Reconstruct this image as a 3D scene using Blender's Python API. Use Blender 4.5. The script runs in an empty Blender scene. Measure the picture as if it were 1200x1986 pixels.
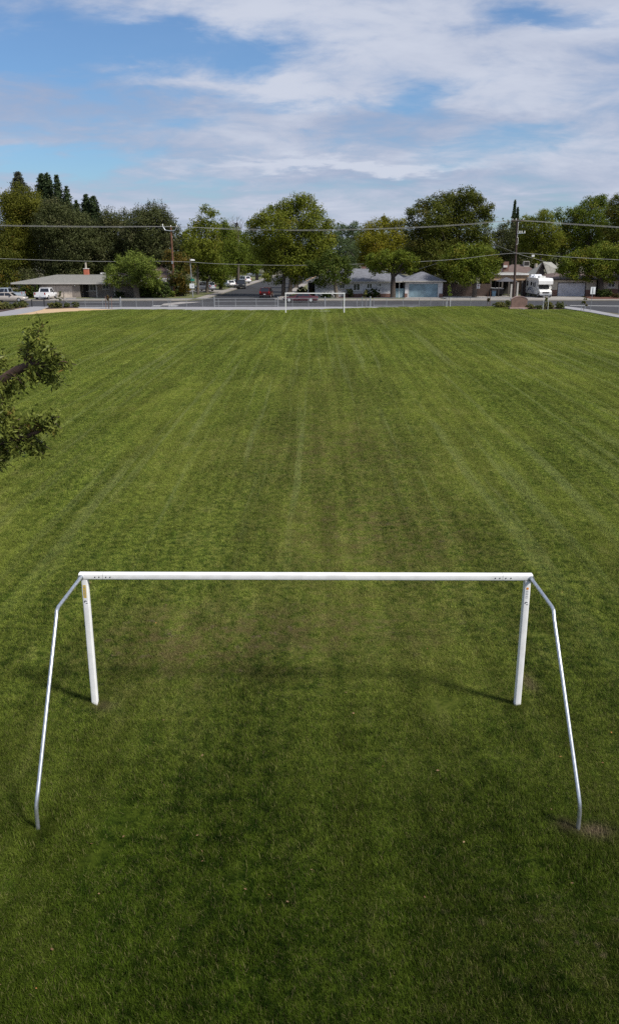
import bpy, math, random
import numpy as np
from mathutils import Vector, noise as mnoise

random.seed(7)
rng = np.random.default_rng(7)
scene = bpy.context.scene
col = scene.collection

# ------------------------------------------------------------------ camera
F, CX, CY, YH, H = 1640.0, 600.0, 993.0, 485.0, 7.68
T = math.atan((CY - YH) / F)
ST, CT = math.sin(T), math.cos(T)
cd = bpy.data.cameras.new("camera")
cam = bpy.data.objects.new("camera", cd)
col.objects.link(cam)
cam.location = (0, 0, H)
cam.rotation_euler = (math.pi / 2 - T, 0, 0)
cd.sensor_fit = 'VERTICAL'
cd.sensor_height = 24.0
cd.lens = F / 1986 * 24.0
cd.clip_start = 0.1
cd.clip_end = 6000
scene.camera = cam


def zc(D, z=0.0):
    return D * CT + (H - z) * ST


def X(px, D, z=0.0):
    return (px - CX) / F * zc(D, z)


def Z(py, D):
    k = (py - CY) / F
    return H - D * (ST + k * CT) / (CT - k * ST)


def DY(py):
    return (F * H / CT / (py - YH) - H * ST) / CT


def G(px, py):
    D = DY(py)
    return (X(px, D), D)


def P(px, py, D):
    z = Z(py, D)
    return (X(px, D, z), D, z)


# ------------------------------------------------------------------ render look
vs = scene.view_settings
vs.view_transform = 'Standard'
vs.look = 'None'
vs.exposure = 0.30
vs.gamma = 1.0
vs.use_curve_mapping = False
scene.cycles.use_denoising = False
scene.cycles.max_bounces = 6
scene.cycles.diffuse_bounces = 3
scene.cycles.glossy_bounces = 3
scene.cycles.transmission_bounces = 4
scene.cycles.transparent_max_bounces = 6

SUN = Vector((1.8, -1.19, 2.44)).normalized()
sl = bpy.data.lights.new("sun", 'SUN')
sl.energy = 4.4
sl.angle = math.radians(9.0)   # veiled by thin cloud
sl.color = (1.0, 0.95, 0.87)
so = bpy.data.objects.new("sun", sl)
so.rotation_euler = SUN.to_track_quat('Z', 'Y').to_euler()
so.location = (20, -20, 40)
col.objects.link(so)


# ------------------------------------------------------------------ node helper
class NT:
    def __init__(s, nt):
        s.nt = nt
        s.n = nt.nodes
        s.l = nt.links

    def link(s, a, inp):
        if hasattr(a, 'is_output') or isinstance(a, bpy.types.NodeSocket):
            s.l.new(a, inp)
        else:
            if inp.type == 'RGBA' and len(a) == 3:
                a = (*a, 1)
            inp.default_value = a

    def math(s, op, a, b=0.0, c=None, clamp=False):
        n = s.n.new('ShaderNodeMath')
        n.operation = op
        n.use_clamp = clamp
        s.link(a, n.inputs[0])
        s.link(b, n.inputs[1])
        if c is not None:
            s.link(c, n.inputs[2])
        return n.outputs[0]

    def sep(s, v):
        n = s.n.new('ShaderNodeSeparateXYZ')
        s.l.new(v, n.inputs[0])
        return n.outputs

    def comb(s, x, y, z=0.0):
        n = s.n.new('ShaderNodeCombineXYZ')
        for i, a in enumerate((x, y, z)):
            s.link(a, n.inputs[i])
        return n.outputs[0]

    def noise(s, vec, scale=1.0, detail=2.0, rough=0.5, dist=0.0):
        n = s.n.new('ShaderNodeTexNoise')
        if vec is not None:
            s.l.new(vec, n.inputs['Vector'])
        n.inputs['Scale'].default_value = scale
        n.inputs['Detail'].default_value = detail
        n.inputs['Roughness'].default_value = rough
        n.inputs['Distortion'].default_value = dist
        return n.outputs['Fac']

    def mapr(s, v, a, b, c=0.0, d=1.0, smooth=True):
        n = s.n.new('ShaderNodeMapRange')
        n.interpolation_type = 'SMOOTHSTEP' if smooth else 'LINEAR'
        s.link(v, n.inputs[0])
        for i, q in enumerate((a, b, c, d)):
            n.inputs[i + 1].default_value = q
        return n.outputs[0]

    def mix(s, f, a, b, mode='MIX'):
        n = s.n.new('ShaderNodeMix')
        n.data_type = 'RGBA'
        n.blend_type = mode
        s.link(f, n.inputs[0])
        s.link(a, n.inputs[6])
        s.link(b, n.inputs[7])
        return n.outputs[2]

    def scale(s, c, f):
        n = s.n.new('ShaderNodeVectorMath')
        n.operation = 'SCALE'
        s.link(c, n.inputs[0])
        s.link(f, n.inputs['Scale'])
        return n.outputs[0]

    def gauss(s, x, y, cx, cy, rx, ry):
        a = s.math('DIVIDE', s.math('SUBTRACT', x, cx), rx)
        b = s.math('DIVIDE', s.math('SUBTRACT', y, cy), ry)
        d = s.math('ADD', s.math('MULTIPLY', a, a), s.math('MULTIPLY', b, b))
        return s.math('EXPONENT', s.math('MULTIPLY', d, -1.0))


# ------------------------------------------------------------------ world: sky with a broken sheet of cloud
world = bpy.data.worlds.new("World")
scene.world = world
world.use_nodes = True
w = NT(world.node_tree)
for n in list(w.n):
    w.n.remove(n)
outw = w.n.new('ShaderNodeOutputWorld')
bg = w.n.new('ShaderNodeBackground')
SKY = 0.10
bg.inputs['Strength'].default_value = SKY
w.l.new(bg.outputs[0], outw.inputs[0])
sky = w.n.new('ShaderNodeTexSky')
sky.sky_type = 'NISHITA'
sky.sun_disc = False
sky.sun_elevation = math.asin(SUN.z)
sky.sun_rotation = math.atan2(SUN.x, SUN.y)
sky.air_density = 1.0
sky.dust_density = 0.6
sky.ozone_density = 2.0
tc = w.n.new('ShaderNodeTexCoord')
dx, dy, dz = w.sep(tc.outputs['Generated'])
az = w.math('MULTIPLY', w.math('ARCTAN2', dx, dy), 57.2958)
el = w.math('MULTIPLY', w.math('ARCSINE', dz), 57.2958)
den = w.math('ADD', w.math('ABSOLUTE', dz), 0.20)
pu = w.math('DIVIDE', dx, den)
pv = w.math('DIVIDE', dy, den)
pos = w.comb(pu, pv, 0.3)
pos2 = w.comb(w.math('MULTIPLY', pu, 1.0), w.math('MULTIPLY', pv, 1.25), 1.7)
n1 = w.noise(pos, 1.5, 9, 0.56, 0.5)
n2 = w.noise(pos2, 3.2, 10, 0.60, 0.5)
n3 = w.noise(w.comb(w.math('MULTIPLY', az, 0.07), w.math('MULTIPLY', el, 0.26), 4.0), 1.5, 8, 0.58, 0.5)
warp = w.math('SUBTRACT', w.noise(pos, 3.4, 6, 0.6, 0.3), 0.5)
warp2 = w.math('SUBTRACT', w.noise(pos2, 4.5, 6, 0.6, 0.3), 0.5)
wa = w.math('ADD', az, w.math('MULTIPLY', warp, 9.0))
we = w.math('ADD', el, w.math('MULTIPLY', warp2, 3.0))


def pxang(px, py):
    v = Vector(((px - CX) / F, 1.0, -(py - CY) / F))
    # rotate by pitch
    y = v.y * CT + v.z * ST
    z = -v.y * ST + v.z * CT
    d = Vector((v.x, y, z)).normalized()
    return math.degrees(math.atan2(d.x, d.y)), math.degrees(math.asin(d.z))


def blob(px, py, rx, ry):
    a, e = pxang(px, py)
    k = 57.2958 / (F / CT)
    return w.gauss(wa, we, a, e, rx * k, ry * k)


gap = None
for (px, py, rx, ry, s) in [(80, 55, 210, 75, 0.80), (250, 100, 200, 50, 0.70), (480, 112, 95, 34, 0.95),
                            (330, 75, 110, 30, 0.8), (815, 186, 70, 30, 0.95), (1085, 30, 90, 18, 1.0), (120, 315, 170, 26, 0.95), (20, 290, 90, 18, 0.5),
                            (640, 205, 120, 15, 0.65), (960, 280, 110, 20, 0.65), (380, 185, 100, 12, 0.5), (860, 315, 90, 16, 0.5), (300, 245, 200, 12, 0.3),
                            (560, 280, 120, 18, 0.4), (20, 110, 90, 30, 0.6), (1020, 250, 50, 12, 0.3)]:
    b = w.math('MULTIPLY', blob(px, py, rx, ry), s)
    gap = b if gap is None else w.math('ADD', gap, b)
white = None
for (px, py, rx, ry, s) in [(470, 20, 190, 55, 0.8), (760, 60, 280, 80, 0.55), (540, 172, 95, 24, 0.95), (560, 318, 230, 12, 1.05), (290, 155, 110, 16, 0.55), (760, 322, 130, 9, 0.85), (430, 345, 130, 12, 0.7),
                            (440, 245, 130, 24, 0.5), (1060, 200, 200, 40, 0.6), (1130, 50, 90, 26, 0.45), (960, 150, 80, 24, 0.5), (770, 120, 200, 60, 0.35), (1100, 290, 160, 26, 0.5),
                            (600, 400, 700, 24, 0.35)]:
    b = w.math('MULTIPLY', blob(px, py, rx, ry), s)
    white = b if white is None else w.math('ADD', white, b)
grey = None
for (px, py, rx, ry, s) in [(130, 185, 230, 60, 0.8), (860, 105, 160, 40, 0.25), (620, 250, 300, 30, 0.35), (350, 330, 260, 14, 0.35), (900, 230, 220, 16, 0.45), (700, 345, 300, 10, 0.4),
                            (240, 300, 200, 14, 0.3)]:
    b = w.math('MULTIPLY', blob(px, py, rx, ry), s)
    grey = b if grey is None else w.math('ADD', grey, b)
cov = w.math('ADD', 0.66, w.math('MULTIPLY', w.math('SUBTRACT', n1, 0.5), 1.3))
cov = w.math('ADD', cov, w.math('MULTIPLY', w.math('SUBTRACT', n2, 0.5), 1.5))
cov = w.math('ADD', cov, w.math('MULTIPLY', w.math('SUBTRACT', n3, 0.5), 1.3))
cov = w.math('SUBTRACT', cov, w.math('MULTIPLY', gap, 0.74))
cov = w.math('ADD', cov, w.math('MULTIPLY', white, 0.28))
mask = w.mapr(cov, -0.10, 0.92)
mask = w.math('ADD', w.math('MULTIPLY', mask, 0.90), 0.05)
shade = w.math('ADD', w.math('MULTIPLY', w.math('SUBTRACT', n2, 0.5), 1.05), w.math('MULTIPLY', w.math('SUBTRACT', n1, 0.5), 0.7))
shade = w.math('ADD', shade, w.math('MULTIPLY', white, 0.62))
shade = w.math('ADD', shade, w.math('MULTIPLY', w.math('SUBTRACT', n3, 0.5), 0.9))
shade = w.math('SUBTRACT', shade, w.math('MULTIPLY', grey, 0.45))
lit = w.mapr(w.math('ADD', shade, 0.43), 0.0, 1.15)
K = 0.81 / SKY
ccol = w.mix(lit, (0.350 * K, 0.410 * K, 0.570 * K), (0.625 * K, 0.665 * K, 0.775 * K))
skyc = w.mix(1.0, sky.outputs[0], (0.56, 0.75, 0.95), 'MULTIPLY')
final = w.mix(mask, skyc, ccol)
w.l.new(final, bg.inputs['Color'])


# ------------------------------------------------------------------ materials
def newmat(name):
    m = bpy.data.materials.new(name)
    m.use_nodes = True
    q = NT(m.node_tree)
    return m, q, q.n['Principled BSDF']


def mat(name, c, rough=0.7, metal=0.0, var=0.12, scale=3.0, c2=None, bump=0.0, spec=0.5, detail=5.0, lo=0.35, hi=0.65):
    m, q, b = newmat(name)
    tcn = q.n.new('ShaderNodeTexCoord')
    nz = q.noise(tcn.outputs['Object'], scale, detail, 0.6)
    f = q.mapr(nz, lo, hi)
    if c2 is None:
        c2 = tuple(x * (1 - 2 * var) for x in c)
    cc = q.mix(f, c2, c)
    q.l.new(cc, b.inputs['Base Color'])
    b.inputs['Roughness'].default_value = rough
    b.inputs['Metallic'].default_value = metal
    b.inputs['Specular IOR Level'].default_value = spec
    if bump:
        bn = q.n.new('ShaderNodeBump')
        bn.inputs['Strength'].default_value = bump
        bn.inputs['Distance'].default_value = 0.02
        q.l.new(nz, bn.inputs['Height'])
        q.l.new(bn.outputs[0], b.inputs['Normal'])
    return m


def stripemat(name, c1, c2, axis, period, duty=0.12, rough=0.8, scale=4.0):
    """boards, shingle courses or siding: thin joint lines of colour c2 along one axis over a mottled c1"""
    m, q, b = newmat(name)
    tcn = q.n.new('ShaderNodeTexCoord')
    s = q.sep(tcn.outputs['Object'])
    t = q.math('FRACT', q.math('DIVIDE', s[axis], period))
    ln = q.math('LESS_THAN', t, duty)
    nz = q.noise(tcn.outputs['Object'], scale, 6, 0.65)
    base = q.mix(q.mapr(nz, 0.3, 0.7), tuple(x * 0.72 for x in c1), tuple(min(1, x * 1.15) for x in c1))
    q.l.new(q.mix(ln, base, c2), b.inputs['Base Color'])
    b.inputs['Roughness'].default_value = rough
    return m


def brickmat(name, c1, c2, mortar, sc=4.0):
    m, q, b = newmat(name)
    tcn = q.n.new('ShaderNodeTexCoord')
    s = q.sep(tcn.outputs['Object'])
    br = q.n.new('ShaderNodeTexBrick')
    q.l.new(q.comb(q.math('ADD', s[0], s[1]), s[2], 0), br.inputs['Vector'])
    br.inputs['Color1'].default_value = (*c1, 1)
    br.inputs['Color2'].default_value = (*c2, 1)
    br.inputs['Mortar'].default_value = (*mortar, 1)
    br.inputs['Scale'].default_value = sc
    q.l.new(br.outputs['Color'], b.inputs['Base Color'])
    b.inputs['Roughness'].default_value = 0.85
    return m


def leafmat(name, dark, light, accent=None, facc=0.3, nscale=0.5, transl=0.35, rough=0.55):
    m, q, b = newmat(name)
    geo = q.n.new('ShaderNodeNewGeometry')
    tcn = q.n.new('ShaderNodeTexCoord')
    nz = q.noise(tcn.outputs['Object'], nscale * 1.7, 4, 0.6)
    f = q.math('ADD', q.math('MULTIPLY', geo.outputs['Random Per Island'], 0.42), q.math('MULTIPLY', q.mapr(nz, 0.38, 0.62), 0.58))
    c = q.mix(f, dark, light)
    if accent is not None:
        nz2 = q.noise(tcn.outputs['Object'], nscale * 0.8, 3, 0.6, 0.4)
        a = q.mapr(q.math('ADD', nz2, q.math('MULTIPLY', geo.outputs['Random Per Island'], 0.16)), 0.72 - facc * 0.5, 0.86 - facc * 0.5)
        c = q.mix(a, c, accent)
    q.l.new(c, b.inputs['Base Color'])
    b.inputs['Roughness'].default_value = rough
    b.inputs['Specular IOR Level'].default_value = 0.10
    tr = q.n.new('ShaderNodeBsdfTranslucent')
    q.l.new(c, tr.inputs[0])
    ms = q.n.new('ShaderNodeMixShader')
    ms.inputs[0].default_value = transl
    q.l.new(b.outputs[0], ms.inputs[1])
    q.l.new(tr.outputs[0], ms.inputs[2])
    q.l.new(ms.outputs[0], q.n['Material Output'].inputs[0])
    return m


M = {}
M['white_paint'] = mat('white_paint', (0.82, 0.82, 0.81), 0.42, 0, 0.06, 5.0)
M['galv'] = mat('galvanized_steel', (0.62, 0.65, 0.68), 0.36, 0.85, 0.12, 14.0)
M['fence_steel'] = mat('fence_steel', (0.30, 0.31, 0.32), 0.5, 0.35, 0.1, 3.0)
M['bolt'] = mat('bolt_steel', (0.05, 0.05, 0.06), 0.5, 0.5)
M['gap'] = mat('joint_gap', (0.25, 0.25, 0.25), 0.7)
M['yellow'] = mat('warning_yellow', (0.72, 0.50, 0.05), 0.5)
M['orange'] = mat('warning_orange', (0.75, 0.28, 0.04), 0.5)
M['ink'] = mat('print_ink', (0.04, 0.045, 0.06), 0.6)
M['greyink'] = mat('faded_ink', (0.42, 0.43, 0.45), 0.6)
M['asphalt'] = mat('asphalt', (0.034, 0.034, 0.038), 0.9, 0, 0.15, 0.8, bump=0.2)
M['asphalt_old_shaded'] = mat('asphalt_old_shaded', (0.024, 0.024, 0.026), 0.9, 0, 0.2, 0.35, bump=0.2)  # dark asphalt, darkened further to hold the street trees' shade in its colour
M['concrete'] = mat('concrete', (0.27, 0.245, 0.22), 0.85, 0, 0.08, 1.2, bump=0.1)
M['concrete_pale'] = mat('concrete_pale', (0.26, 0.255, 0.265), 0.85, 0, 0.06, 1.2)
M['concrete_dull'] = mat('concrete_dull', (0.30, 0.28, 0.26), 0.9, 0, 0.12, 0.6)
M['granite'] = mat('decomposed_granite', (0.47, 0.33, 0.19), 0.95, 0, 0.08, 2.5)
M['mulch'] = mat('bark_mulch', (0.060, 0.036, 0.028), 0.95, 0, 0.25, 6.0)
M['redmulch'] = mat('red_mulch', (0.13, 0.05, 0.03), 0.95, 0, 0.25, 5.0)
M['roadpaint'] = mat('road_paint', (0.70, 0.70, 0.68), 0.7, 0, 0.08, 3.0)
M['chalk'] = mat('worn_line_chalk', (0.50, 0.53, 0.42), 0.9, 0, 0.25, 3.0)
M['bark'] = mat('bark_grey', (0.135, 0.110, 0.088), 0.95, 0, 0.28, 5.0, bump=0.5)
M['bark_dark'] = mat('bark_dark', (0.065, 0.050, 0.040), 0.95, 0, 0.28, 5.0, bump=0.5)
M['bark_red'] = mat('bark_reddish', (0.120, 0.070, 0.045), 0.95, 0, 0.3, 9.0, c2=(0.05, 0.035, 0.028), bump=0.5)
M['polewood'] = mat('pole_wood', (0.155, 0.072, 0.040), 0.9, 0, 0.2, 4.0)
M['polewood_dark'] = mat('pole_wood_dark', (0.070, 0.045, 0.036), 0.9, 0, 0.2, 4.0)
M['wire'] = mat('aluminium_wire', (0.40, 0.39, 0.37), 0.5, 0.2)
M['cable'] = mat('phone_cable', (0.30, 0.30, 0.28), 0.6, 0.0)
M['glass'] = mat('dark_glass', (0.012, 0.014, 0.018), 0.08, 0, 0.0, spec=0.8)
M['pane'] = mat('window_pane', (0.035, 0.040, 0.045), 0.10, 0, 0.1, spec=0.8)
M['tyre'] = mat('tyre_rubber', (0.018, 0.018, 0.019), 0.85)
M['rim'] = mat('wheel_rim', (0.55, 0.56, 0.57), 0.35, 0.6)
M['whitewall'] = mat('white_wheel_cover', (0.62, 0.63, 0.62), 0.4, 0.2)
M['chrome'] = mat('chrome', (0.60, 0.61, 0.63), 0.25, 0.9)
M['plastic'] = mat('black_plastic', (0.025, 0.025, 0.027), 0.6)
M['tail'] = mat('tail_lens', (0.35, 0.012, 0.010), 0.25)
M['lamp'] = mat('lamp_lens', (0.70, 0.70, 0.66), 0.2)
M['plate'] = mat('plate_white', (0.6, 0.6, 0.6), 0.5)


def paint(name, c, rough=0.30, metal=0.1):
    m, q, b = newmat(name)
    tcn = q.n.new('ShaderNodeTexCoord')
    nz = q.noise(tcn.outputs['Object'], 2.5, 5, 0.6)
    q.l.new(q.mix(q.mapr(nz, 0.35, 0.7), tuple(x * 0.88 for x in c), c), b.inputs['Base Color'])
    b.inputs['Roughness'].default_value = rough
    b.inputs['Metallic'].default_value = metal
    b.inputs['Coat Weight'].default_value = 0.35
    return m


# ------------------------------------------------------------------ object helpers
def tag(o, label=None, cat=None, group=None, kind=None):
    if label:
        o['label'] = label
    if cat:
        o['category'] = cat
    if group:
        o['group'] = group
    if kind:
        o['kind'] = kind
    return o


def thing(name, label, cat, loc=(0, 0, 0), rz=0.0, group=None):
    o = bpy.data.objects.new(name, None)
    o.empty_display_size = 0.3
    col.objects.link(o)
    o.location = loc
    o.rotation_euler = (0, 0, rz)
    return tag(o, label, cat, group)


def link_mesh(name, me, material, parent=None):
    o = bpy.data.objects.new(name, me)
    col.objects.link(o)
    if material is not None:
        me.materials.append(material)
    if parent is not None:
        o.parent = parent
    return o


def copy_tree(o, parent=None):
    c = o.copy()
    col.objects.link(c)
    if parent is not None:
        c.parent = parent
    for ch in list(o.children):
        copy_tree(ch, c)
    return c


class MB:
    def __init__(s):
        s.v, s.f = [], []

    def add(s, vs_, fs):
        k = len(s.v)
        s.v += [tuple(p) for p in vs_]
        s.f += [tuple(i + k for i in f) for f in fs]
        return s

    def box(s, x0, x1, y0, y1, z0, z1):
        vs_ = [(x, y, z) for z in (z0, z1) for (x, y) in ((x0, y0), (x1, y0), (x1, y1), (x0, y1))]
        return s.add(vs_, [(3, 2, 1, 0), (4, 5, 6, 7), (0, 1, 5, 4), (1, 2, 6, 5), (2, 3, 7, 6), (3, 0, 4, 7)])

    def hexa(s, b, t):
        return s.add(list(b) + list(t), [(3, 2, 1, 0), (4, 5, 6, 7), (0, 1, 5, 4), (1, 2, 6, 5), (2, 3, 7, 6), (3, 0, 4, 7)])

    def bar(s, p0, p1, w_, h_, bev=0.0):
        """bar of width w_ (horizontal) and height h_ with bevelled edges between two points"""
        p0, p1 = Vector(p0), Vector(p1)
        d = (p1 - p0).normalized()
        up = Vector((0, 0, 1)) if abs(d.z) < 0.9 else Vector((0, 1, 0))
        sx = d.cross(up).normalized()
        up = sx.cross(d).normalized()
        a, b = w_ / 2, h_ / 2
        if bev:
            e = bev
            prof = []
            for (qx, qy, a0) in ((a - e, b - e, 0), (-a + e, b - e, 90), (-a + e, -b + e, 180), (a - e, -b + e, 270)):
                for t in (0, 30, 60, 90):
                    r = math.radians(a0 + t)
                    prof.append((qx + e * math.cos(r), qy + e * math.sin(r)))
        else:
            prof = [(a, b), (-a, b), (-a, -b), (a, -b)]
        n = len(prof)
        vs_ = [p + sx * x + up * y for p in (p0, p1) for (x, y) in prof]
        fs = [(i, (i + 1) % n, n + (i + 1) % n, n + i) for i in range(n)]
        fs += [tuple(range(n - 1, -1, -1)), tuple(range(n, 2 * n))]
        return s.add(vs_, fs)

    def tube(s, pts, rad, n=8, cap=True):
        pts = [Vector(p) for p in pts]
        if not hasattr(rad, '__len__'):
            rad = [rad] * len(pts)
        rings = []
        prev = None
        for i, p in enumerate(pts):
            if i == 0:
                d = pts[1] - pts[0]
            elif i == len(pts) - 1:
                d = pts[-1] - pts[-2]
            else:
                d = (pts[i + 1] - p).normalized() + (p - pts[i - 1]).normalized()
            d.normalize()
            if prev is None:
                ref = Vector((1, 0, 0)) if abs(d.x) < 0.9 else Vector((0, 1, 0))
                u = d.cross(ref).normalized()
            else:
                u = (prev - d * prev.dot(d)).normalized()
            prev = u
            v = d.cross(u)
            rings.append([p + (u * math.cos(2 * math.pi * k / n) + v * math.sin(2 * math.pi * k / n)) * rad[i] for k in range(n)])
        vs_ = [q for r in rings for q in r]
        fs = []
        for i in range(len(pts) - 1):
            for k in range(n):
                fs.append((i * n + k, i * n + (k + 1) % n, (i + 1) * n + (k + 1) % n, (i + 1) * n + k))
        if cap:
            fs.append(tuple(range(n - 1, -1, -1)))
            fs.append(tuple((len(pts) - 1) * n + k for k in range(n)))
        return s.add(vs_, fs)

    def prism(s, prof, axis, a0, a1):
        """extrude a 2-D outline along an axis ('x','y' or 'z')"""
        def pt(p, a):
            return {'x': (a, p[0], p[1]), 'y': (p[0], a, p[1]), 'z': (p[0], p[1], a)}[axis]
        n = len(prof)
        vs_ = [pt(p, a0) for p in prof] + [pt(p, a1) for p in prof]
        fs = [(i, (i + 1) % n, n + (i + 1) % n, n + i) for i in range(n)]
        fs += [tuple(range(n - 1, -1, -1)), tuple(range(n, 2 * n))]
        return s.add(vs_, fs)

    def build(s, name, material, parent=None, smooth=False):
        me = bpy.data.meshes.new(name)
        me.from_pydata(s.v, [], s.f)
        import bmesh
        bm = bmesh.new()
        bm.from_mesh(me)
        bmesh.ops.recalc_face_normals(bm, faces=bm.faces)
        bm.to_mesh(me)
        bm.free()
        if smooth:
            me.polygons.foreach_set('use_smooth', [True] * len(me.polygons))
            try:
                me.set_sharp_from_angle(angle=math.radians(40))
            except Exception:
                pass
        return link_mesh(name, me, material, parent)


def sheet(name, pts, z, material, kind='structure'):
    me = bpy.data.meshes.new(name)
    me.from_pydata([(p[0], p[1], z) for p in pts], [], [tuple(range(len(pts)))])
    o = link_mesh(name, me, material)
    if me.polygons[0].normal.z < 0:
        me.flip_normals()
    tag(o, kind=kind)
    return o


def quads_mesh(name, V4, material, parent=None):
    """V4: (n,4,3) array of quads"""
    n = len(V4)
    me = bpy.data.meshes.new(name)
    me.vertices.add(n * 4)
    me.vertices.foreach_set('co', np.ascontiguousarray(V4, dtype=np.float32).ravel())
    me.loops.add(n * 4)
    me.loops.foreach_set('vertex_index', np.arange(n * 4, dtype=np.int32))
    me.polygons.add(n)
    me.polygons.foreach_set('loop_start', np.arange(0, n * 4, 4, dtype=np.int32))
    me.update(calc_edges=True)
    return link_mesh(name, me, material, parent)


def unit(a):
    return a / np.maximum(np.linalg.norm(a, axis=1, keepdims=True), 1e-6)


def leaf_quads(C, L, Wd, droop=0.0, nrm=None):
    """diamond leaves of length L and width Wd at centres C; they face outwards where nrm is given, else every way"""
    n = len(C)
    if nrm is None and C.shape[1] == 6:
        nrm = C[:, 3:]
        C = C[:, :3]
    if nrm is not None:
        nn = unit(nrm * 1.0 + rng.normal(size=(n, 3)) * 0.55)
        a = unit(np.cross(nn, rng.normal(size=(n, 3))))
        b = np.cross(nn, a)
    else:
        a = unit(rng.normal(size=(n, 3)))
        a[:, 2] -= droop
        a = unit(a)
        b = unit(np.cross(a, rng.normal(size=(n, 3))))
    L = (L * rng.uniform(0.65, 1.3, n))[:, None]
    Wd = (Wd * rng.uniform(0.65, 1.3, n))[:, None]
    q = np.stack([C - a * L * 0.5, C + b * Wd * 0.5 - a * L * 0.08, C + a * L * 0.5, C - b * Wd * 0.5 - a * L * 0.08], axis=1)
    return q


def crown_points(lobes, cover=1.0, leaf_area=0.04, clump=0.45, rough=0.20):
    out = []
    for (x, y, z, rx, ry, rz) in lobes:
        area = 4 * math.pi * ((rx * ry) ** 1.6 / 3 + (rx * rz) ** 1.6 / 3 + (ry * rz) ** 1.6 / 3) ** (1 / 1.6)
        n = int(cover * area / leaf_area)
        per = 26
        nc = max(4, n // per)
        d = unit(rng.normal(size=(nc, 3)))
        r = np.clip(rng.normal(0.93, rough, nc), 0.45, 1.25)
        inner = rng.random(nc) < 0.16
        r[inner] *= rng.uniform(0.4, 0.9, inner.sum())
        c = d * r[:, None] * np.array([rx, ry, rz]) + np.array([x, y, z])
        k = np.repeat(c, per, axis=0)
        sg = clump * min(1.0, 0.35 + rx / 3.0)
        off = rng.normal(size=k.shape)
        k = k + off * sg * np.array([1, 1, 0.75])
        nv = unit(np.repeat(d, per, axis=0) * 0.55 + off * 0.75 + np.array([0, 0, 0.35]))
        out.append(np.concatenate([k, nv], axis=1))
    return np.concatenate(out)


def bend(p0, p1, sag, n=5):
    p0, p1 = Vector(p0), Vector(p1)
    out = []
    for i in range(n):
        t = i / (n - 1)
        q = p0.lerp(p1, t)
        q.z += sag * math.sin(math.pi * t)
        q.x += 0.12 * math.sin(3.1 * t + p0.x)
        out.append(q)
    return out


def tree(name, label, cat, D, base_px, lobes_px, leaf, trunk_r=0.28, base_py=None, leaf_size=(0.27, 0.18), cover=1.5, depth=1.0, bark='bark',
         group=None, upright=0, clump=0.42, top_frac=0.45, lean=None):
    """base_px: picture column of the trunk foot; lobes in picture pixels at depth D, turned into metres"""
    bx = X(base_px, D)
    t = thing(name, label, cat, (bx, D, 0), 0, group)
    lobes = []
    for (px, py, r) in lobes_px:
        x, y, z = P(px, py, D)
        s = F / zc(D, z)
        R = r / s
        oy = random.uniform(-0.9, 0.9) * min(R, 2.0) * depth + random.uniform(-1.2, 1.2) * depth
        lobes.append((x - bx, oy, z, R, R * random.uniform(0.9, 1.2), R * random.uniform(0.85, 1.0)))
    pts = crown_points(lobes, cover, leaf_size[0] * leaf_size[1] * 0.5, clump)
    pts = pts[pts[:, 2] > 0.15]
    q = leaf_quads(pts, leaf_size[0], leaf_size[1])
    if upright:
        top = max(l[2] + l[5] for l in lobes)
        sel = [l for l in lobes if l[2] + l[5] > top - 3.0]
        ex = []
        for l in sel:
            for _ in range(upright):
                a, rr = random.uniform(0, 6.28), random.uniform(0, 0.9) * l[3]
                p = np.array([l[0] + rr * math.cos(a), l[1] + rr * math.sin(a), l[2] + l[5] * 0.75])
                hgt = random.uniform(0.7, 1.7)
                m = 16
                tt = np.linspace(0, 1, m)[:, None]
                ex.append(p + tt * np.array([random.uniform(-0.3, 0.3), random.uniform(-0.3, 0.3), hgt]) + rng.normal(size=(m, 3)) * 0.06)
        E = np.concatenate(ex)
        q = np.concatenate([q, leaf_quads(E, 0.22, 0.10)])
    cr = quads_mesh('crown', q, leaf, t)
    zmax = max(l[2] for l in lobes)
    zmin = min(l[2] - l[5] * 0.5 for l in lobes)
    zt = max(zmin + (zmax - zmin) * top_frac, 1.6)
    m = MB()
    cxm = sum(l[0] for l in lobes) / len(lobes)
    tx = cxm * 0.35
    m.tube([(0, 0, -0.1), (0.02, 0, 0.25), (tx * 0.3, 0, zt * 0.45), (tx, 0, zt)], [trunk_r * 1.35, trunk_r * 1.02, trunk_r * 0.9, trunk_r * 0.62], 10)
    big = sorted(lobes, key=lambda l: -l[3])[:9]
    for l in big:
        z0 = random.uniform(0.55, 1.0) * zt
        m.tube(bend((tx * z0 / zt, 0, z0 - 0.05), (l[0], l[1], l[2]), 0.25), [trunk_r * 0.5, trunk_r * 0.4, trunk_r * 0.3, trunk_r * 0.2, trunk_r * 0.1], 6)
    m.build('trunk', M[bark], t, smooth=True)
    return t


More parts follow.
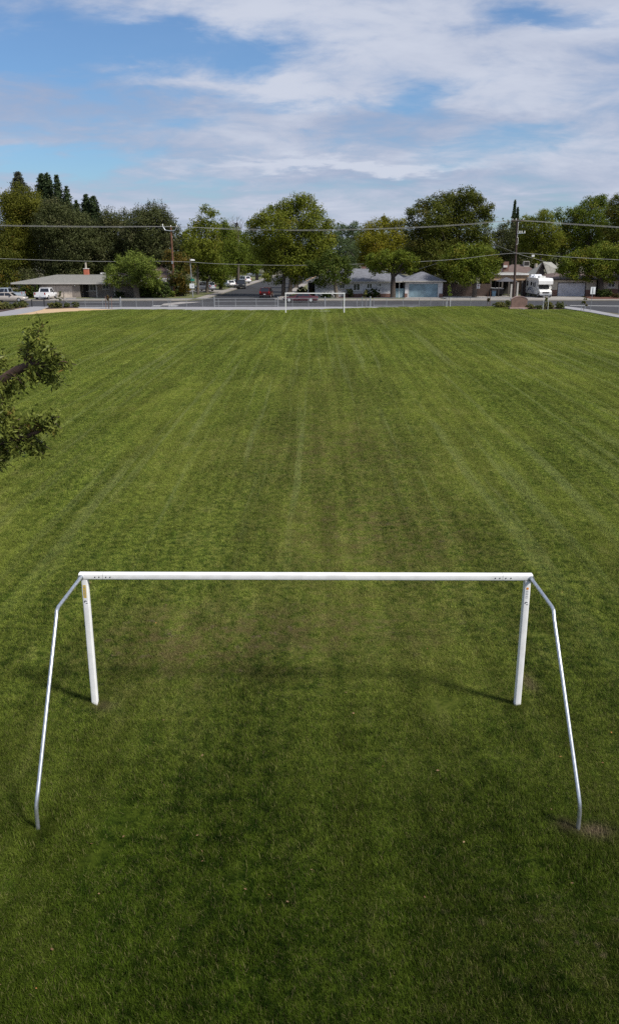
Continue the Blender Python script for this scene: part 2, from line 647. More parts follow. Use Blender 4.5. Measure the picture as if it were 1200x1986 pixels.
def conifer(name, label, D, apex, base_py, half_px, leaf, group=None, base_px=None, power=0.85, sparse=1.0, spread=0.28):
    ax, ay = apex
    x, y, z = P(ax, ay, D)
    s = F / zc(D, z)
    hw = half_px / s
    t = thing(name, label, 'conifer', (x, D, 0), 0, group)
    zb = max(Z(base_py, D), 0.6)
    h = z - zb
    pts = []
    nl = int(h / 0.20)
    br = MB()
    for i in range(nl):
        f = (i + random.random() * 0.6) / nl
        zz = z - f * h
        R = hw * (0.06 + 0.94 * f ** power)
        nb = int(5 + 7 * f)
        for k in range(nb):
            a = 6.283 * (k + random.random() * 0.8) / nb
            L = R * random.uniform(0.55, 1.12)
            m = max(6, int(L * 17 * sparse))
            tt = rng.random(m) ** 0.7
            p = np.stack([np.cos(a) * L * tt, np.sin(a) * L * tt, zz - 0.30 * L * tt + 0.12 * L * tt ** 2], axis=1)
            p += rng.normal(size=p.shape) * spread * np.array([1, 1, 0.55]) * (0.5 + 0.5 * f)
            pts.append(p)
    pts = np.concatenate(pts)
    quads_mesh('crown', leaf_quads(pts, 0.40, 0.22), leaf, t)
    br.tube([(0, 0, -0.1), (0, 0, zb), (0, 0, z - 0.8)], [0.35, 0.28, 0.05], 8)
    br.build('trunk', M['bark_dark'], t, smooth=True)
    return t


def bush(name, label, px, py, r, hgt, leaf, group=None, cat='shrub', D=None, leaf_size=(0.16, 0.10), n=3, wide=1.0, cover=1.6):
    if D is None:
        bx, D = G(px, py)
    else:
        bx = X(px, D)
    t = thing(name, label, cat, (bx, D, 0), 0, group)
    lobes = []
    for i in range(n):
        lobes.append(((random.uniform(-0.5, 0.5) if n > 1 else 0) * r * wide, random.uniform(-0.35, 0.35) * r, hgt * random.uniform(0.42, 0.6), r * random.uniform(0.55, 0.75) * wide, r * 0.65, hgt * 0.48))
    pts = crown_points(lobes, cover, leaf_size[0] * leaf_size[1] * 0.5, 0.10)
    pts = pts[pts[:, 2] > 0.02]
    quads_mesh('foliage', leaf_quads(pts, *leaf_size), leaf, t)
    m = MB()
    for i in range(5):
        a = i * 1.3
        m.tube([(0.05 * math.cos(a), 0.05 * math.sin(a), -0.03), (r * 0.4 * math.cos(a), r * 0.4 * math.sin(a), hgt * 0.6)], [0.025, 0.012], 5)
    m.build('stems', M['bark_dark'], t)
    return t


# ------------------------------------------------------------------ turf colour (shared by soil sheet and blades)
NEARX, NEARD = -0.065, 13.27
gturf = bpy.data.node_groups.new('turf_colour', 'ShaderNodeTree')
gturf.interface.new_socket('Colour', in_out='OUTPUT', socket_type='NodeSocketColor')
gturf.interface.new_socket('Bare', in_out='OUTPUT', socket_type='NodeSocketFloat')
g = NT(gturf)
go = g.n.new('NodeGroupOutput')
geo = g.n.new('ShaderNodeNewGeometry')
gx_, gy_, gz_ = g.sep(geo.outputs['Position'])
gx2 = g.math('SUBTRACT', gx_, g.math('MULTIPLY', gy_, 0.0077))
flat = g.comb(gx_, gy_, 0.0)
flat2 = g.comb(gx2, g.math('MULTIPLY', gy_, 0.35), 0.0)
nA = g.noise(flat2, 0.22, 4, 0.55)
nB = g.noise(flat2, 0.95, 5, 0.6)
nC = g.noise(flat, 4.5, 5, 0.62)
nD = g.noise(flat, 17.0, 3, 0.6)
# mowing lanes run up the field: noise drawn out along Y
lane = g.noise(g.comb(g.math('MULTIPLY', gx2, 1.0), g.math('MULTIPLY', gy_, 0.018), 2.0), 0.62, 3, 0.6)
lane2 = g.noise(g.comb(g.math('MULTIPLY', gx2, 1.0), g.math('MULTIPLY', gy_, 0.035), 9.0), 2.3, 2, 0.5)
lane3 = g.noise(g.comb(g.math('ADD', gx2, g.math('MULTIPLY', gy_, -0.10)), g.math('MULTIPLY', gy_, 0.02), 5.0), 0.9, 3, 0.6)
mott = g.math('ADD', g.math('MULTIPLY', nC, 0.55), g.math('MULTIPLY', nD, 0.45))
gcol = g.mix(g.mapr(mott, 0.37, 0.64), (0.036, 0.066, 0.010), (0.238, 0.286, 0.047))
gcol = g.mix(g.math('MULTIPLY', g.mapr(nA, 0.42, 0.62), 0.5), gcol, (0.220, 0.250, 0.045))
gcol = g.mix(g.math('MULTIPLY', g.mapr(nB, 0.50, 0.72), 0.38), gcol, (0.044, 0.094, 0.009))
# patches of a ranker, darker grass and of a paler clover among it
pE = g.mapr(g.noise(flat2, 2.2, 6, 0.65, 0.4), 0.54, 0.63)
pF = g.mapr(g.noise(g.comb(g.math('MULTIPLY', gy_, 0.35), gx2, 3.0), 1.6, 6, 0.66, 0.4), 0.55, 0.65)
gcol = g.mix(g.math('MULTIPLY', pE, 0.7), gcol, g.mix(1.0, gcol, (0.60, 0.72, 0.62), 'MULTIPLY'))
gcol = g.mix(g.math('MULTIPLY', pF, 0.8), gcol, g.mix(1.0, gcol, (1.35, 1.22, 1.7), 'MULTIPLY'))
# dry straw showing between the blades
far_f = g.mapr(gy_, 30.0, 100.0)
dry = g.mapr(g.math('ADD', g.math('MULTIPLY', nB, 0.5), g.math('MULTIPLY', nC, 0.6)), 0.54, 0.74)
worn = g.gauss(gx_, gy_, 0.2, 16.4, 3.2, 1.7)
worn = g.math('MULTIPLY', worn, 0.75)
worn = g.math('ADD', worn, g.math('MULTIPLY', g.gauss(gx_, gy_, -2.4, 15.2, 2.0, 1.6), 0.85))
worn = g.math('ADD', worn, g.math('MULTIPLY', g.gauss(gx_, gy_, 2.0, 22.5, 3.4, 4.2), 0.85))
worn = g.math('ADD', worn, g.math('MULTIPLY', g.gauss(gx_, gy_, 0.9, 33.0, 4.2, 6.5), 0.75))
worn = g.math('ADD', worn, g.math('MULTIPLY', g.gauss(gx_, gy_, 1.5, 50.0, 4.0, 12.0), 0.40))
worn = g.math('ADD', worn, g.math('MULTIPLY', g.gauss(gx_, gy_, 8.0, 98.0, 6.0, 6.0), 0.7))
worn = g.math('ADD', worn, g.math('MULTIPLY', g.gauss(gx_, gy_, 3.0, 7.6, 1.8, 1.0), 0.75))
worn = g.math('ADD', worn, g.math('MULTIPLY', g.gauss(gx_, gy_, -3.4, 16.6, 1.0, 1.6), 0.4))
nW = g.noise(flat, 1.3, 5, 0.65, 0.3)
wornm = g.math('MULTIPLY', worn, g.mapr(g.math('ADD', g.math('MULTIPLY', nC, 0.55), g.math('MULTIPLY', nW, 0.45)), 0.40, 0.64))
gcol = g.mix(g.math('MULTIPLY', dry, 0.34), gcol, (0.215, 0.195, 0.060))
gcol = g.mix(g.math('MINIMUM', g.math('MULTIPLY', wornm, 0.95), 0.85), gcol, (0.165, 0.132, 0.058))
# lanes
ln = g.math('SUBTRACT', g.mapr(lane, 0.36, 0.64), 0.5)
ln = g.math('ADD', g.math('MULTIPLY', ln, 0.10), g.math('MULTIPLY', g.math('SUBTRACT', g.mapr(lane2, 0.38, 0.62), 0.5), 0.24))
lane4 = g.mapr(g.noise(g.comb(g.math('ADD', gx2, g.math('MULTIPLY', nA, 0.7)), g.math('MULTIPLY', gy_, 0.012), 12.0), 1.9, 3, 0.60), 0.54, 0.66)
ln = g.math('ADD', ln, g.math('MULTIPLY', g.math('MULTIPLY', lane4, g.mapr(nB, 0.30, 0.6)), 0.0))
pale = g.math('MULTIPLY', g.math('MULTIPLY', lane4, g.mapr(nB, 0.15, 0.50)), g.mapr(gy_, 14.0, 28.0, 0.05, 0.38))
ln = g.math('ADD', ln, g.math('MULTIPLY', g.math('SUBTRACT', g.mapr(lane3, 0.36, 0.64), 0.5), 0.10))
gcol = g.scale(gcol, g.math('ADD', 1.0, ln))
gcol = g.mix(pale, gcol, (0.250, 0.285, 0.105))
# near-end darkening painted into the turf colour, standing in for view and lens falloff
painted_falloff = g.math('SUBTRACT', 1.0, g.mapr(g.math('ADD', gy_, g.math('MULTIPLY', g.math('SUBTRACT', nA, 0.5), 9.0)), 7.5, 19.0))
gcol = g.mix(painted_falloff, gcol, g.mix(1.0, gcol, (0.29, 0.37, 0.19), 'MULTIPLY'))
# bare soil scars
bare = g.math('ADD', g.gauss(gx_, gy_, 3.93, 9.84, 0.23, 0.15), g.math('MULTIPLY', g.gauss(gx_, gy_, 3.55, 9.95, 0.14, 0.14), 0.6))
bare = g.math('ADD', bare, g.math('MULTIPLY', g.gauss(gx_, gy_, 4.05, 14.05, 0.14, 0.34), 0.75))
bare = g.math('ADD', bare, g.math('MULTIPLY', g.gauss(gx_, gy_, -3.62, 13.18, 0.20, 0.14), 0.55))
bare = g.math('ADD', bare, g.math('MULTIPLY', g.math('MULTIPLY', worn, g.mapr(g.noise(flat, 3.2, 5, 0.68), 0.57, 0.68)), 0.8))
bare = g.math('MINIMUM', bare, 1.0)
gcol = g.mix(g.math('MULTIPLY', bare, 0.85), gcol, (0.185, 0.138, 0.092))
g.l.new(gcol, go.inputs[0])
g.l.new(bare, go.inputs[1])


def turfmat(name, mul=1.0, blades=False):
    m, q, b = newmat(name)
    gn = q.n.new('ShaderNodeGroup')
    gn.node_tree = gturf
    c = gn.outputs[0]
    if blades:
        ge = q.n.new('ShaderNodeNewGeometry')
        rnd = ge.outputs['Random Per Island']
        c = q.scale(c, q.math('ADD', 0.66, q.math('MULTIPLY', rnd, 0.75)))
        straw = q.math('GREATER_THAN', q.math('FRACT', q.math('MULTIPLY', rnd, 37.0)), 0.935)
        c = q.mix(q.math('MULTIPLY', straw, 0.55), c, (0.24, 0.20, 0.095))
    else:
        c = q.scale(c, mul)
    q.l.new(c, b.inputs['Base Color'])
    b.inputs['Roughness'].default_value = 0.8 if blades else 0.95
    b.inputs['Specular IOR Level'].default_value = 0.06 if blades else 0.03
    if blades:
        tr = q.n.new('ShaderNodeBsdfTranslucent')
        q.l.new(c, tr.inputs[0])
        ms = q.n.new('ShaderNodeMixShader')
        ms.inputs[0].default_value = 0.25
        q.l.new(b.outputs[0], ms.inputs[1])
        q.l.new(tr.outputs[0], ms.inputs[2])
        q.l.new(ms.outputs[0], q.n['Material Output'].inputs[0])
    return m


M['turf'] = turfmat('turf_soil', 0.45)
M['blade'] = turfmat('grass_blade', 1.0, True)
M['lawn'] = mat('lawn', (0.085, 0.115, 0.030), 0.95, 0, 0.2, 1.2, c2=(0.14, 0.12, 0.05))
M['ground'] = mat('ground_cover', (0.075, 0.085, 0.035), 0.95, 0, 0.2, 0.08, c2=(0.11, 0.09, 0.055))

# ------------------------------------------------------------------ setting: ground, streets, paths
ring = [(2500 * math.cos(a * math.pi / 24), 2500 * math.sin(a * math.pi / 24)) for a in range(48)]
sheet('ground', ring, -0.04, M['ground'])

far_edge = [(-80, 624), (0, 614), (20, 612.5), (110, 607), (170, 603), (235, 600.3), (300, 600.6), (400, 601.6), (540, 602), (620, 600.2), (700, 597.6), (800, 595.6), (870, 594.6),
            (975, 594.8), (1000, 599), (1030, 600.8), (1085, 600.8), (1100, 600), (1140, 606), (1200, 617), (1290, 634)]
fe = [G(*p) for p in far_edge]
field_poly = [(-75, -40)] + [(-75, fe[0][1] - 8)] + fe + [(62, fe[-1][1] - 12), (62, -40)]
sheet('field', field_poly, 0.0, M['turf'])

sheet('road', [(-160, 121.6), (20, 122.4), (36, 121.0), (39.5, 110), (44, 95), (52, 74), (58, 40), (140, 40), (140, 139.0), (-160, 137.0)], -0.030, M['asphalt'])
# side street going away
sd = 0.055


def SS(off, D):
    return (-17.2 + off + (D - 137) * sd, D)


sheet('street', [SS(-4.5, 136.6), SS(-1.6, 138.4), SS(-0.4, 141.0), SS(0, 145), SS(0, 430), SS(11.2, 430), SS(11.2, 146), SS(11.6, 141.5), SS(13, 138.6), SS(16, 136.8)], -0.026, M['asphalt_old_shaded'])
for (a, b, nm) in ((-1.9, -0.25, 'sidewalk'), (11.45, 12.9, 'sidewalk')):
    m = MB()
    P0 = [SS(a, 143), SS(b, 143), SS(b, 400), SS(a, 400)]
    m.hexa([(p[0], p[1], -0.03) for p in P0], [(p[0], p[1], 0.10) for p in P0])
    tag(m.build(nm, M['concrete'], None), kind='structure')


# kerb and pavement along the far side of the road (real step)
def slab(name, pts, z0, z1, material):
    m = MB()
    n = len(pts)
    vs_ = [(p[0], p[1], z0) for p in pts] + [(p[0], p[1], z1) for p in pts]
    fs = [(i, (i + 1) % n, n + (i + 1) % n, n + i) for i in range(n)] + [tuple(range(n, 2 * n))]
    m.add(vs_, fs)
    return tag(m.build(name, material, None), kind='structure')


slab('pavement', [(-160, 137.1), (-21.9, 138.4), (-19.4, 140), (-19.2, 142.9), (-22, 141.0), (-160, 139.6)], -0.03, 0.10, M['concrete'])
slab('pavement', [(-1.0, 138.6), (20, 138.9), (110, 139.1), (110, 141.4), (20, 141.2), (-4.0, 141.6), (-4.4, 142.9), (-6.0, 142.9), (-5.4, 140.4), (-3.4, 138.9)], -0.03, 0.10, M['concrete'])
slab('lawn', [(-160, 139.8), (-22, 141.2), (-19.4, 143.4), (-19.3, 146.2), (-160, 146.2)], -0.03, 0.07, M['lawn'])
slab('lawn', [(-4.2, 143.2), (-3.8, 141.8), (16.2, 141.5), (16.2, 146.0), (-4.0, 146.0)], -0.03, 0.07, M['lawn'])
slab('lawn', [SS(-14, 147), SS(-2.1, 147), SS(-2.1, 300), SS(-14, 300)], -0.03, 0.07, M['lawn'])
slab('lawn', [SS(13.1, 147), SS(22, 147), SS(26, 300), SS(13.1, 300)], -0.03, 0.07, M['lawn'])
# driveways
slab('driveway', [(X(64, 141), 139.9), (X(150, 141), 140.1), (X(146, 145), 145.9), (X(78, 145), 145.9)], -0.03, 0.108, M['concrete'])
slab('driveway', [(X(785, 141), 141.5), (X(856, 141), 141.5), (X(850, 145), 146.4), (X(788, 145), 146.4)], -0.03, 0.108, M['concrete'])
slab('driveway', [(X(868, 141), 141.5), (X(1000, 141), 141.5), (X(1000, 145), 152.0), (X(860, 145), 152.0)], -0.03, 0.104, M['concrete_dull'])
slab('driveway', [(X(1004, 141), 141.5), (X(1145, 141), 141.5), (X(1137, 145), 149.4), (X(1008, 145), 149.4)], -0.03, 0.112, M['concrete_dull'])
slab('driveway', [SS(-9, 166), SS(-2.0, 166), SS(-2.0, 173), SS(-9, 173)], -0.03, 0.112, M['concrete'])
slab('planting_bed', [(X(1146, 141), 141.6), (X(1300, 141), 141.6), (X(1300, 145), 149.0), (X(1146, 145), 149.0)], -0.03, 0.12, M['redmulch'])
slab('planting_bed', [(X(655, 146), 145.2), (X(756, 146), 145.2), (X(756, 147), 147.4), (X(655, 147), 147.4)], -0.03, 0.13, M['redmulch'])

# near side: concrete strip under the fence, left walk, tan path, planting beds
slab('sidewalk', [G(236, 600.4), G(300, 600.7), G(400, 601.7), G(540, 602.1), G(620, 600.3), G(700, 597.7), G(800, 595.7), G(870, 594.7), G(985, 594.6), (45.0, 123.5), (20, 123.5), (-40.0, 122.4)], -0.035, 0.012, M['concrete_pale'])
slab('path', [G(235, 600.3), G(170, 603), G(110, 607), G(20, 612.5), G(60, 606), G(86, 600.2), (-55, 117.5), (-47.0, 121.0), (-40.2, 122.3)], -0.035, 0.010, M['granite'])
slab('path', [G(-80, 607), G(0, 604), G(-2, 607), G(-80, 615)], -0.035, 0.008, M['granite'])
slab('walkway', [G(-80, 624), G(0, 614), G(20, 612.4), G(60, 605.9), G(85, 599.6), G(97, 594.6), G(62, 594.6), G(48, 597.5), G(20, 602.2), G(0, 605.6), G(-80, 615)], -0.035, 0.016, M['concrete_pale'])
slab('planting_bed', [G(-80, 610), G(0, 604.5), G(20, 601.8), G(45, 597.2), G(58, 595.1), G(0, 594.6), G(-80, 594.4)], -0.035, 0.05, M['mulch'])
slab('planting_bed', [G(88, 599.8), G(120, 598.6), G(153, 597.4), G(150, 594.8), G(98, 594.8)], -0.035, 0.05, M['mulch'])
slab('planting_bed', [G(980, 594.8), G(1000, 598.7), G(1030, 600.6), G(1085, 600.6), G(1094, 597.6), G(1040, 595.2)], -0.035, 0.04, M['mulch'])
# pale concrete edging of the right planting bed and the pavement bending round the corner
edge = [G(977, 594.4), G(985, 596.5), G(1000, 599.0), G(1015, 600.4)]
m = MB()
for a, b in zip(edge[:-1], edge[1:]):
    m.bar((a[0], a[1], 0.03), (b[0], b[1], 0.03), 0.18, 0.14)
tag(m.build('kerb', M['concrete_pale'], None), kind='structure')
slab('pavement', [G(1008, 593.6), G(1060, 594.3), G(1096, 595.4), G(1122, 598.5), G(1150, 603), G(1200, 612.5), G(1290, 630), G(1290, 634), G(1200, 617.3), G(1140, 606.3), G(1100, 600.2), G(1085, 597.6), G(1040, 595.1)], -0.035, 0.10, M['concrete_pale'])
# road markings
for (x0, x1) in ((296, 312), (327, 344)):
    a, b = G(x0, 592.6), G(x1, 592.6)
    sheet('road_marking', [(a[0], a[1] - 1.0), (b[0], b[1] - 1.0), (b[0] + 0.2, b[1] + 0.1), (a[0] + 0.2, a[1] + 0.1)], -0.022, M['roadpaint'])
for (x0, x1) in ((1105, 1300),):
    a, b = G(x0, 592.2), G(x1, 594.5)
    sheet('road_marking', [(a[0], a[1]), (b[0], b[1]), (b[0], b[1] + 0.5), (a[0], a[1] + 0.5)], -0.022, M['roadpaint'])
sheet('driveway_apron', [G(318, 588.5), G(350, 585.2), G(392, 585.2), G(352, 588.8), G(330, 592.0), G(312, 592.0)], -0.024, M['concrete_dull'])
# remains of the painted goal line on the far turf
for (x0, x1, yy) in ((345, 362, 601.9), (372, 392, 603.4), (458, 476, 603.2), (538, 552, 603.6), (600, 640, 604.0)):
    a, b = G(x0, yy), G(x1, yy)
    sheet('field_marking', [(a[0], a[1] - 0.12), (b[0], b[1] - 0.12), (b[0], b[1] + 0.4), (a[0], a[1] + 0.4)], 0.045, M['chalk'])


# ------------------------------------------------------------------ grass blades on the field
def inside(poly, x, y):
    c = np.zeros(len(x), bool)
    n = len(poly)
    for i in range(n):
        x0, y0 = poly[i]
        x1, y1 = poly[(i + 1) % n]
        if y0 == y1:
            continue
        hit = ((y0 > y) != (y1 > y)) & (x < (x1 - x0) * (y - y0) / (y1 - y0) + x0)
        c ^= hit
    return c


def make_grass():
    NV, NB, R = 6, 2300, 0.55
    V, Fa, attr_pt, vid = [], [], [], []
    k = 0
    for v in range(NV):
        rr = R * np.sqrt(rng.random(NB)) * rng.uniform(0.7, 1.12, NB)
        aa = rng.random(NB) * 6.283
        bx, by = rr * np.cos(aa), rr * np.sin(aa)
        # tufts: pull blades towards random tuft centres
        tc_ = rng.normal(size=(70, 2)) * R * 0.5
        pick = rng.integers(0, 70, NB)
        pull = rng.uniform(0.0, 0.75, NB) * (rng.random(NB) < 0.6)
        bx = bx * (1 - pull) + tc_[pick, 0] * pull
        by = by * (1 - pull) + tc_[pick, 1] * pull
        th = rng.random(NB) * 6.283
        hgt = rng.uniform(0.014, 0.034, NB) * (0.6 + 0.9 * rng.random(70)[pick])
        lean = rng.uniform(0.5, 2.2, NB) * hgt
        wd = rng.uniform(0.0018, 0.0036, NB)
        for i in range(NB):
            c_, s_ = math.cos(th[i]), math.sin(th[i])
            lx, ly = c_ * lean[i], s_ * lean[i]
            px_, py_ = -s_ * wd[i], c_ * wd[i]
            h = hgt[i]
            V += [(bx[i] - px_, by[i] - py_, -0.004), (bx[i] + px_, by[i] + py_, -0.004),
                  (bx[i] + lx * 0.4 + px_ * 0.8, by[i] + ly * 0.4 + py_ * 0.8, h * 0.62), (bx[i] + lx * 0.4 - px_ * 0.8, by[i] + ly * 0.4 - py_ * 0.8, h * 0.62),
                  (bx[i] + lx, by[i] + ly, h)]
            Fa += [(k, k + 1, k + 2, k + 3), (k + 3, k + 2, k + 4)]
            k += 5
        vid += [v] * (NB * 5)
    nb = k
    # where the clumps stand
    xs, ys, sc, wz = [], [], [], []

    def scatter(d0, d1, dens, s0):
        area_w = 0.385 * (d1 * CT + H * ST) + 5
        n = int(dens * 2 * area_w * (d1 - d0))
        x = rng.uniform(-area_w, area_w, n)
        y = rng.uniform(d0, d1, n)
        ok = (np.abs(x) < 0.385 * (y * CT + H * ST) + 4) & inside(field_poly, x, y)
        x, y = x[ok], y[ok]
        xs.append(x)
        ys.append(y)
        sc.append(np.full(len(x), s0))
    scatter(3.5, 26, 7.5, 1.0)
    for fx, fy in ((-3.785, 13.30), (3.655, 13.24), (-3.75, 9.88), (3.71, 9.88)):   # untrimmed tufts round the feet
        m_ = 26
        a_, r_ = rng.random(m_) * 6.283, rng.uniform(0.06, 0.24, m_)
        xs.append(fx + r_ * np.cos(a_))
        ys.append(fy + r_ * np.sin(a_))
        sc.append(np.full(m_, 0.16))
    scatter(26, 50, 4.6, 1.3)
    scatter(50, 124, 2.3, 1.9)
    x, y, s = np.concatenate(xs), np.concatenate(ys), np.concatenate(sc)
    n = len(x)
    keep = np.ones(n, bool)
    hz = np.ones(n)
    for i in range(n):
        q = mnoise.noise(Vector((x[i] * 1.1, y[i] * 1.1, 0.0))) + 0.9 * mnoise.noise(Vector((x[i] * 3.3, y[i] * 3.3, 5.0)))
        hz[i] = (1.05 + 0.45 * q) * random.uniform(0.5, 1.7)
        # thin worn turf in the goal mouth and bare scars
        wv = math.exp(-((x[i] - 0.2) / 3.2) ** 2 - ((y[i] - 16.2) / 1.9) ** 2) + 0.7 * math.exp(-((x[i] - 2.3) / 3.4) ** 2 - ((y[i] - 22.0) / 3.6) ** 2)
        hz[i] *= 1 - 0.35 * min(1, wv)
        if y[i] < 13:
            hz[i] *= 1.0 + 0.30 * min(1.0, (13 - y[i]) / 4)
        if s[i] < 0.3:
            hz[i] = random.uniform(2.0, 3.2)
        bs = math.exp(-((x[i] - 3.95) / 0.40) ** 2 - ((y[i] - 9.85) / 0.28) ** 2) + 0.8 * math.exp(-((x[i] - 4.05) / 0.2) ** 2 - ((y[i] - 14.05) / 0.4) ** 2)
        if bs > 0.35 and random.random() < bs * 1.3:
            hz[i] *= 0.30
            keep[i] = random.random() < 0.45
    hz = np.clip(hz, 0.72, 3.2)
    x, y, s, hz = x[keep], y[keep], s[keep], hz[keep]
    n = len(x)
    V = np.array(V, dtype=np.float32)
    pts = np.stack([x, y, np.zeros(n)], axis=1).astype(np.float32)
    allv = np.concatenate([V, pts])
    me = bpy.data.meshes.new('grass')
    me.vertices.add(len(allv))
    me.vertices.foreach_set('co', allv.ravel())
    loops = [i for f in Fa for i in f]
    starts = np.cumsum([0] + [len(f) for f in Fa])[:-1]
    me.loops.add(len(loops))
    me.loops.foreach_set('vertex_index', np.array(loops, dtype=np.int32))
    me.polygons.add(len(Fa))
    me.polygons.foreach_set('loop_start', starts.astype(np.int32))
    me.update(calc_edges=True)

    def attr(nm, typ, data, key):
        a = me.attributes.new(nm, typ, 'POINT')
        a.data.foreach_set(key, data)
    is_pt = np.concatenate([np.zeros(nb), np.ones(n)]).astype(np.int32)
    attr('is_point', 'INT', is_pt, 'value')
    attr('variant', 'INT', np.concatenate([np.array(vid), rng.integers(0, NV, n)]).astype(np.int32), 'value')
    scl = np.ones((nb + n, 3), dtype=np.float32)
    scl[nb:, 0] = s
    scl[nb:, 1] = s
    scl[nb:, 2] = hz * (0.6 + 0.4 * s)
    attr('size', 'FLOAT_VECTOR', scl.ravel(), 'vector')
    rot = np.zeros((nb + n, 3), dtype=np.float32)
    rot[nb:, 2] = rng.random(n) * 6.283
    attr('turn', 'FLOAT_VECTOR', rot.ravel(), 'vector')
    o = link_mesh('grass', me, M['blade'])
    tag(o, 'short mown green turf covering the playing field', 'grass', kind='stuff')
    ng = bpy.data.node_groups.new('grass_clumps', 'GeometryNodeTree')
    ng.interface.new_socket('Geometry', in_out='INPUT', socket_type='NodeSocketGeometry')
    ng.interface.new_socket('Geometry', in_out='OUTPUT', socket_type='NodeSocketGeometry')
    N = ng.nodes
    L = ng.links
    gi, gout = N.new('NodeGroupInput'), N.new('NodeGroupOutput')

    def na(nm, typ):
        a = N.new('GeometryNodeInputNamedAttribute')
        a.data_type = typ
        a.inputs['Name'].default_value = nm
        return a.outputs[0]
    sepg = N.new('GeometryNodeSeparateGeometry')
    sepg.domain = 'POINT'
    L.new(gi.outputs[0], sepg.inputs[0])
    L.new(na('is_point', 'INT'), sepg.inputs['Selection'])
    split = N.new('GeometryNodeSplitToInstances')
    split.domain = 'POINT'
    L.new(sepg.outputs['Inverted'], split.inputs[0])
    L.new(na('variant', 'INT'), split.inputs['Group ID'])
    iop = N.new('GeometryNodeInstanceOnPoints')
    L.new(sepg.outputs['Selection'], iop.inputs['Points'])
    L.new(split.outputs['Instances'], iop.inputs['Instance'])
    iop.inputs['Pick Instance'].default_value = True
    L.new(na('variant', 'INT'), iop.inputs['Instance Index'])
    L.new(na('turn', 'FLOAT_VECTOR'), iop.inputs['Rotation'])
    L.new(na('size', 'FLOAT_VECTOR'), iop.inputs['Scale'])
    L.new(iop.outputs[0], gout.inputs[0])
    md = o.modifiers.new('clumps', 'NODES')
    md.node_group = ng
    return n


NG = make_grass()
print('grass clumps', NG)

# dead leaves lying on the turf
C = []
for _ in range(75):
    D = random.choice([random.uniform(6.5, 13), random.uniform(8, 20)])
    C.append((random.uniform(-0.38, 0.38) * (D + 2.3), D, random.uniform(0.035, 0.06)))
C = np.array(C)
n = len(C)
a = unit(np.stack([rng.normal(size=n), rng.normal(size=n), rng.normal(size=n) * 0.35], axis=1))
b = unit(np.cross(a, np.stack([rng.normal(size=n) * 0.4, rng.normal(size=n) * 0.4, np.ones(n)], axis=1)))
L_ = rng.uniform(0.03, 0.06, n)[:, None]
W_ = L_ * rng.uniform(0.25, 0.7, n)[:, None]
q = np.stack([C - a * L_ / 2, C + b * W_ / 2, C + a * L_ / 2, C - b * W_ / 2], axis=1)
M['deadleaf'] = leafmat('dead_leaf', (0.12, 0.065, 0.035), (0.26, 0.18, 0.10), (0.45, 0.20, 0.05), 0.2, 3.0, 0.1)
tag(quads_mesh('fallen_leaves', q, M['deadleaf']), 'scattered tan and orange dead leaves lying on the turf', 'fallen leaves', kind='stuff')

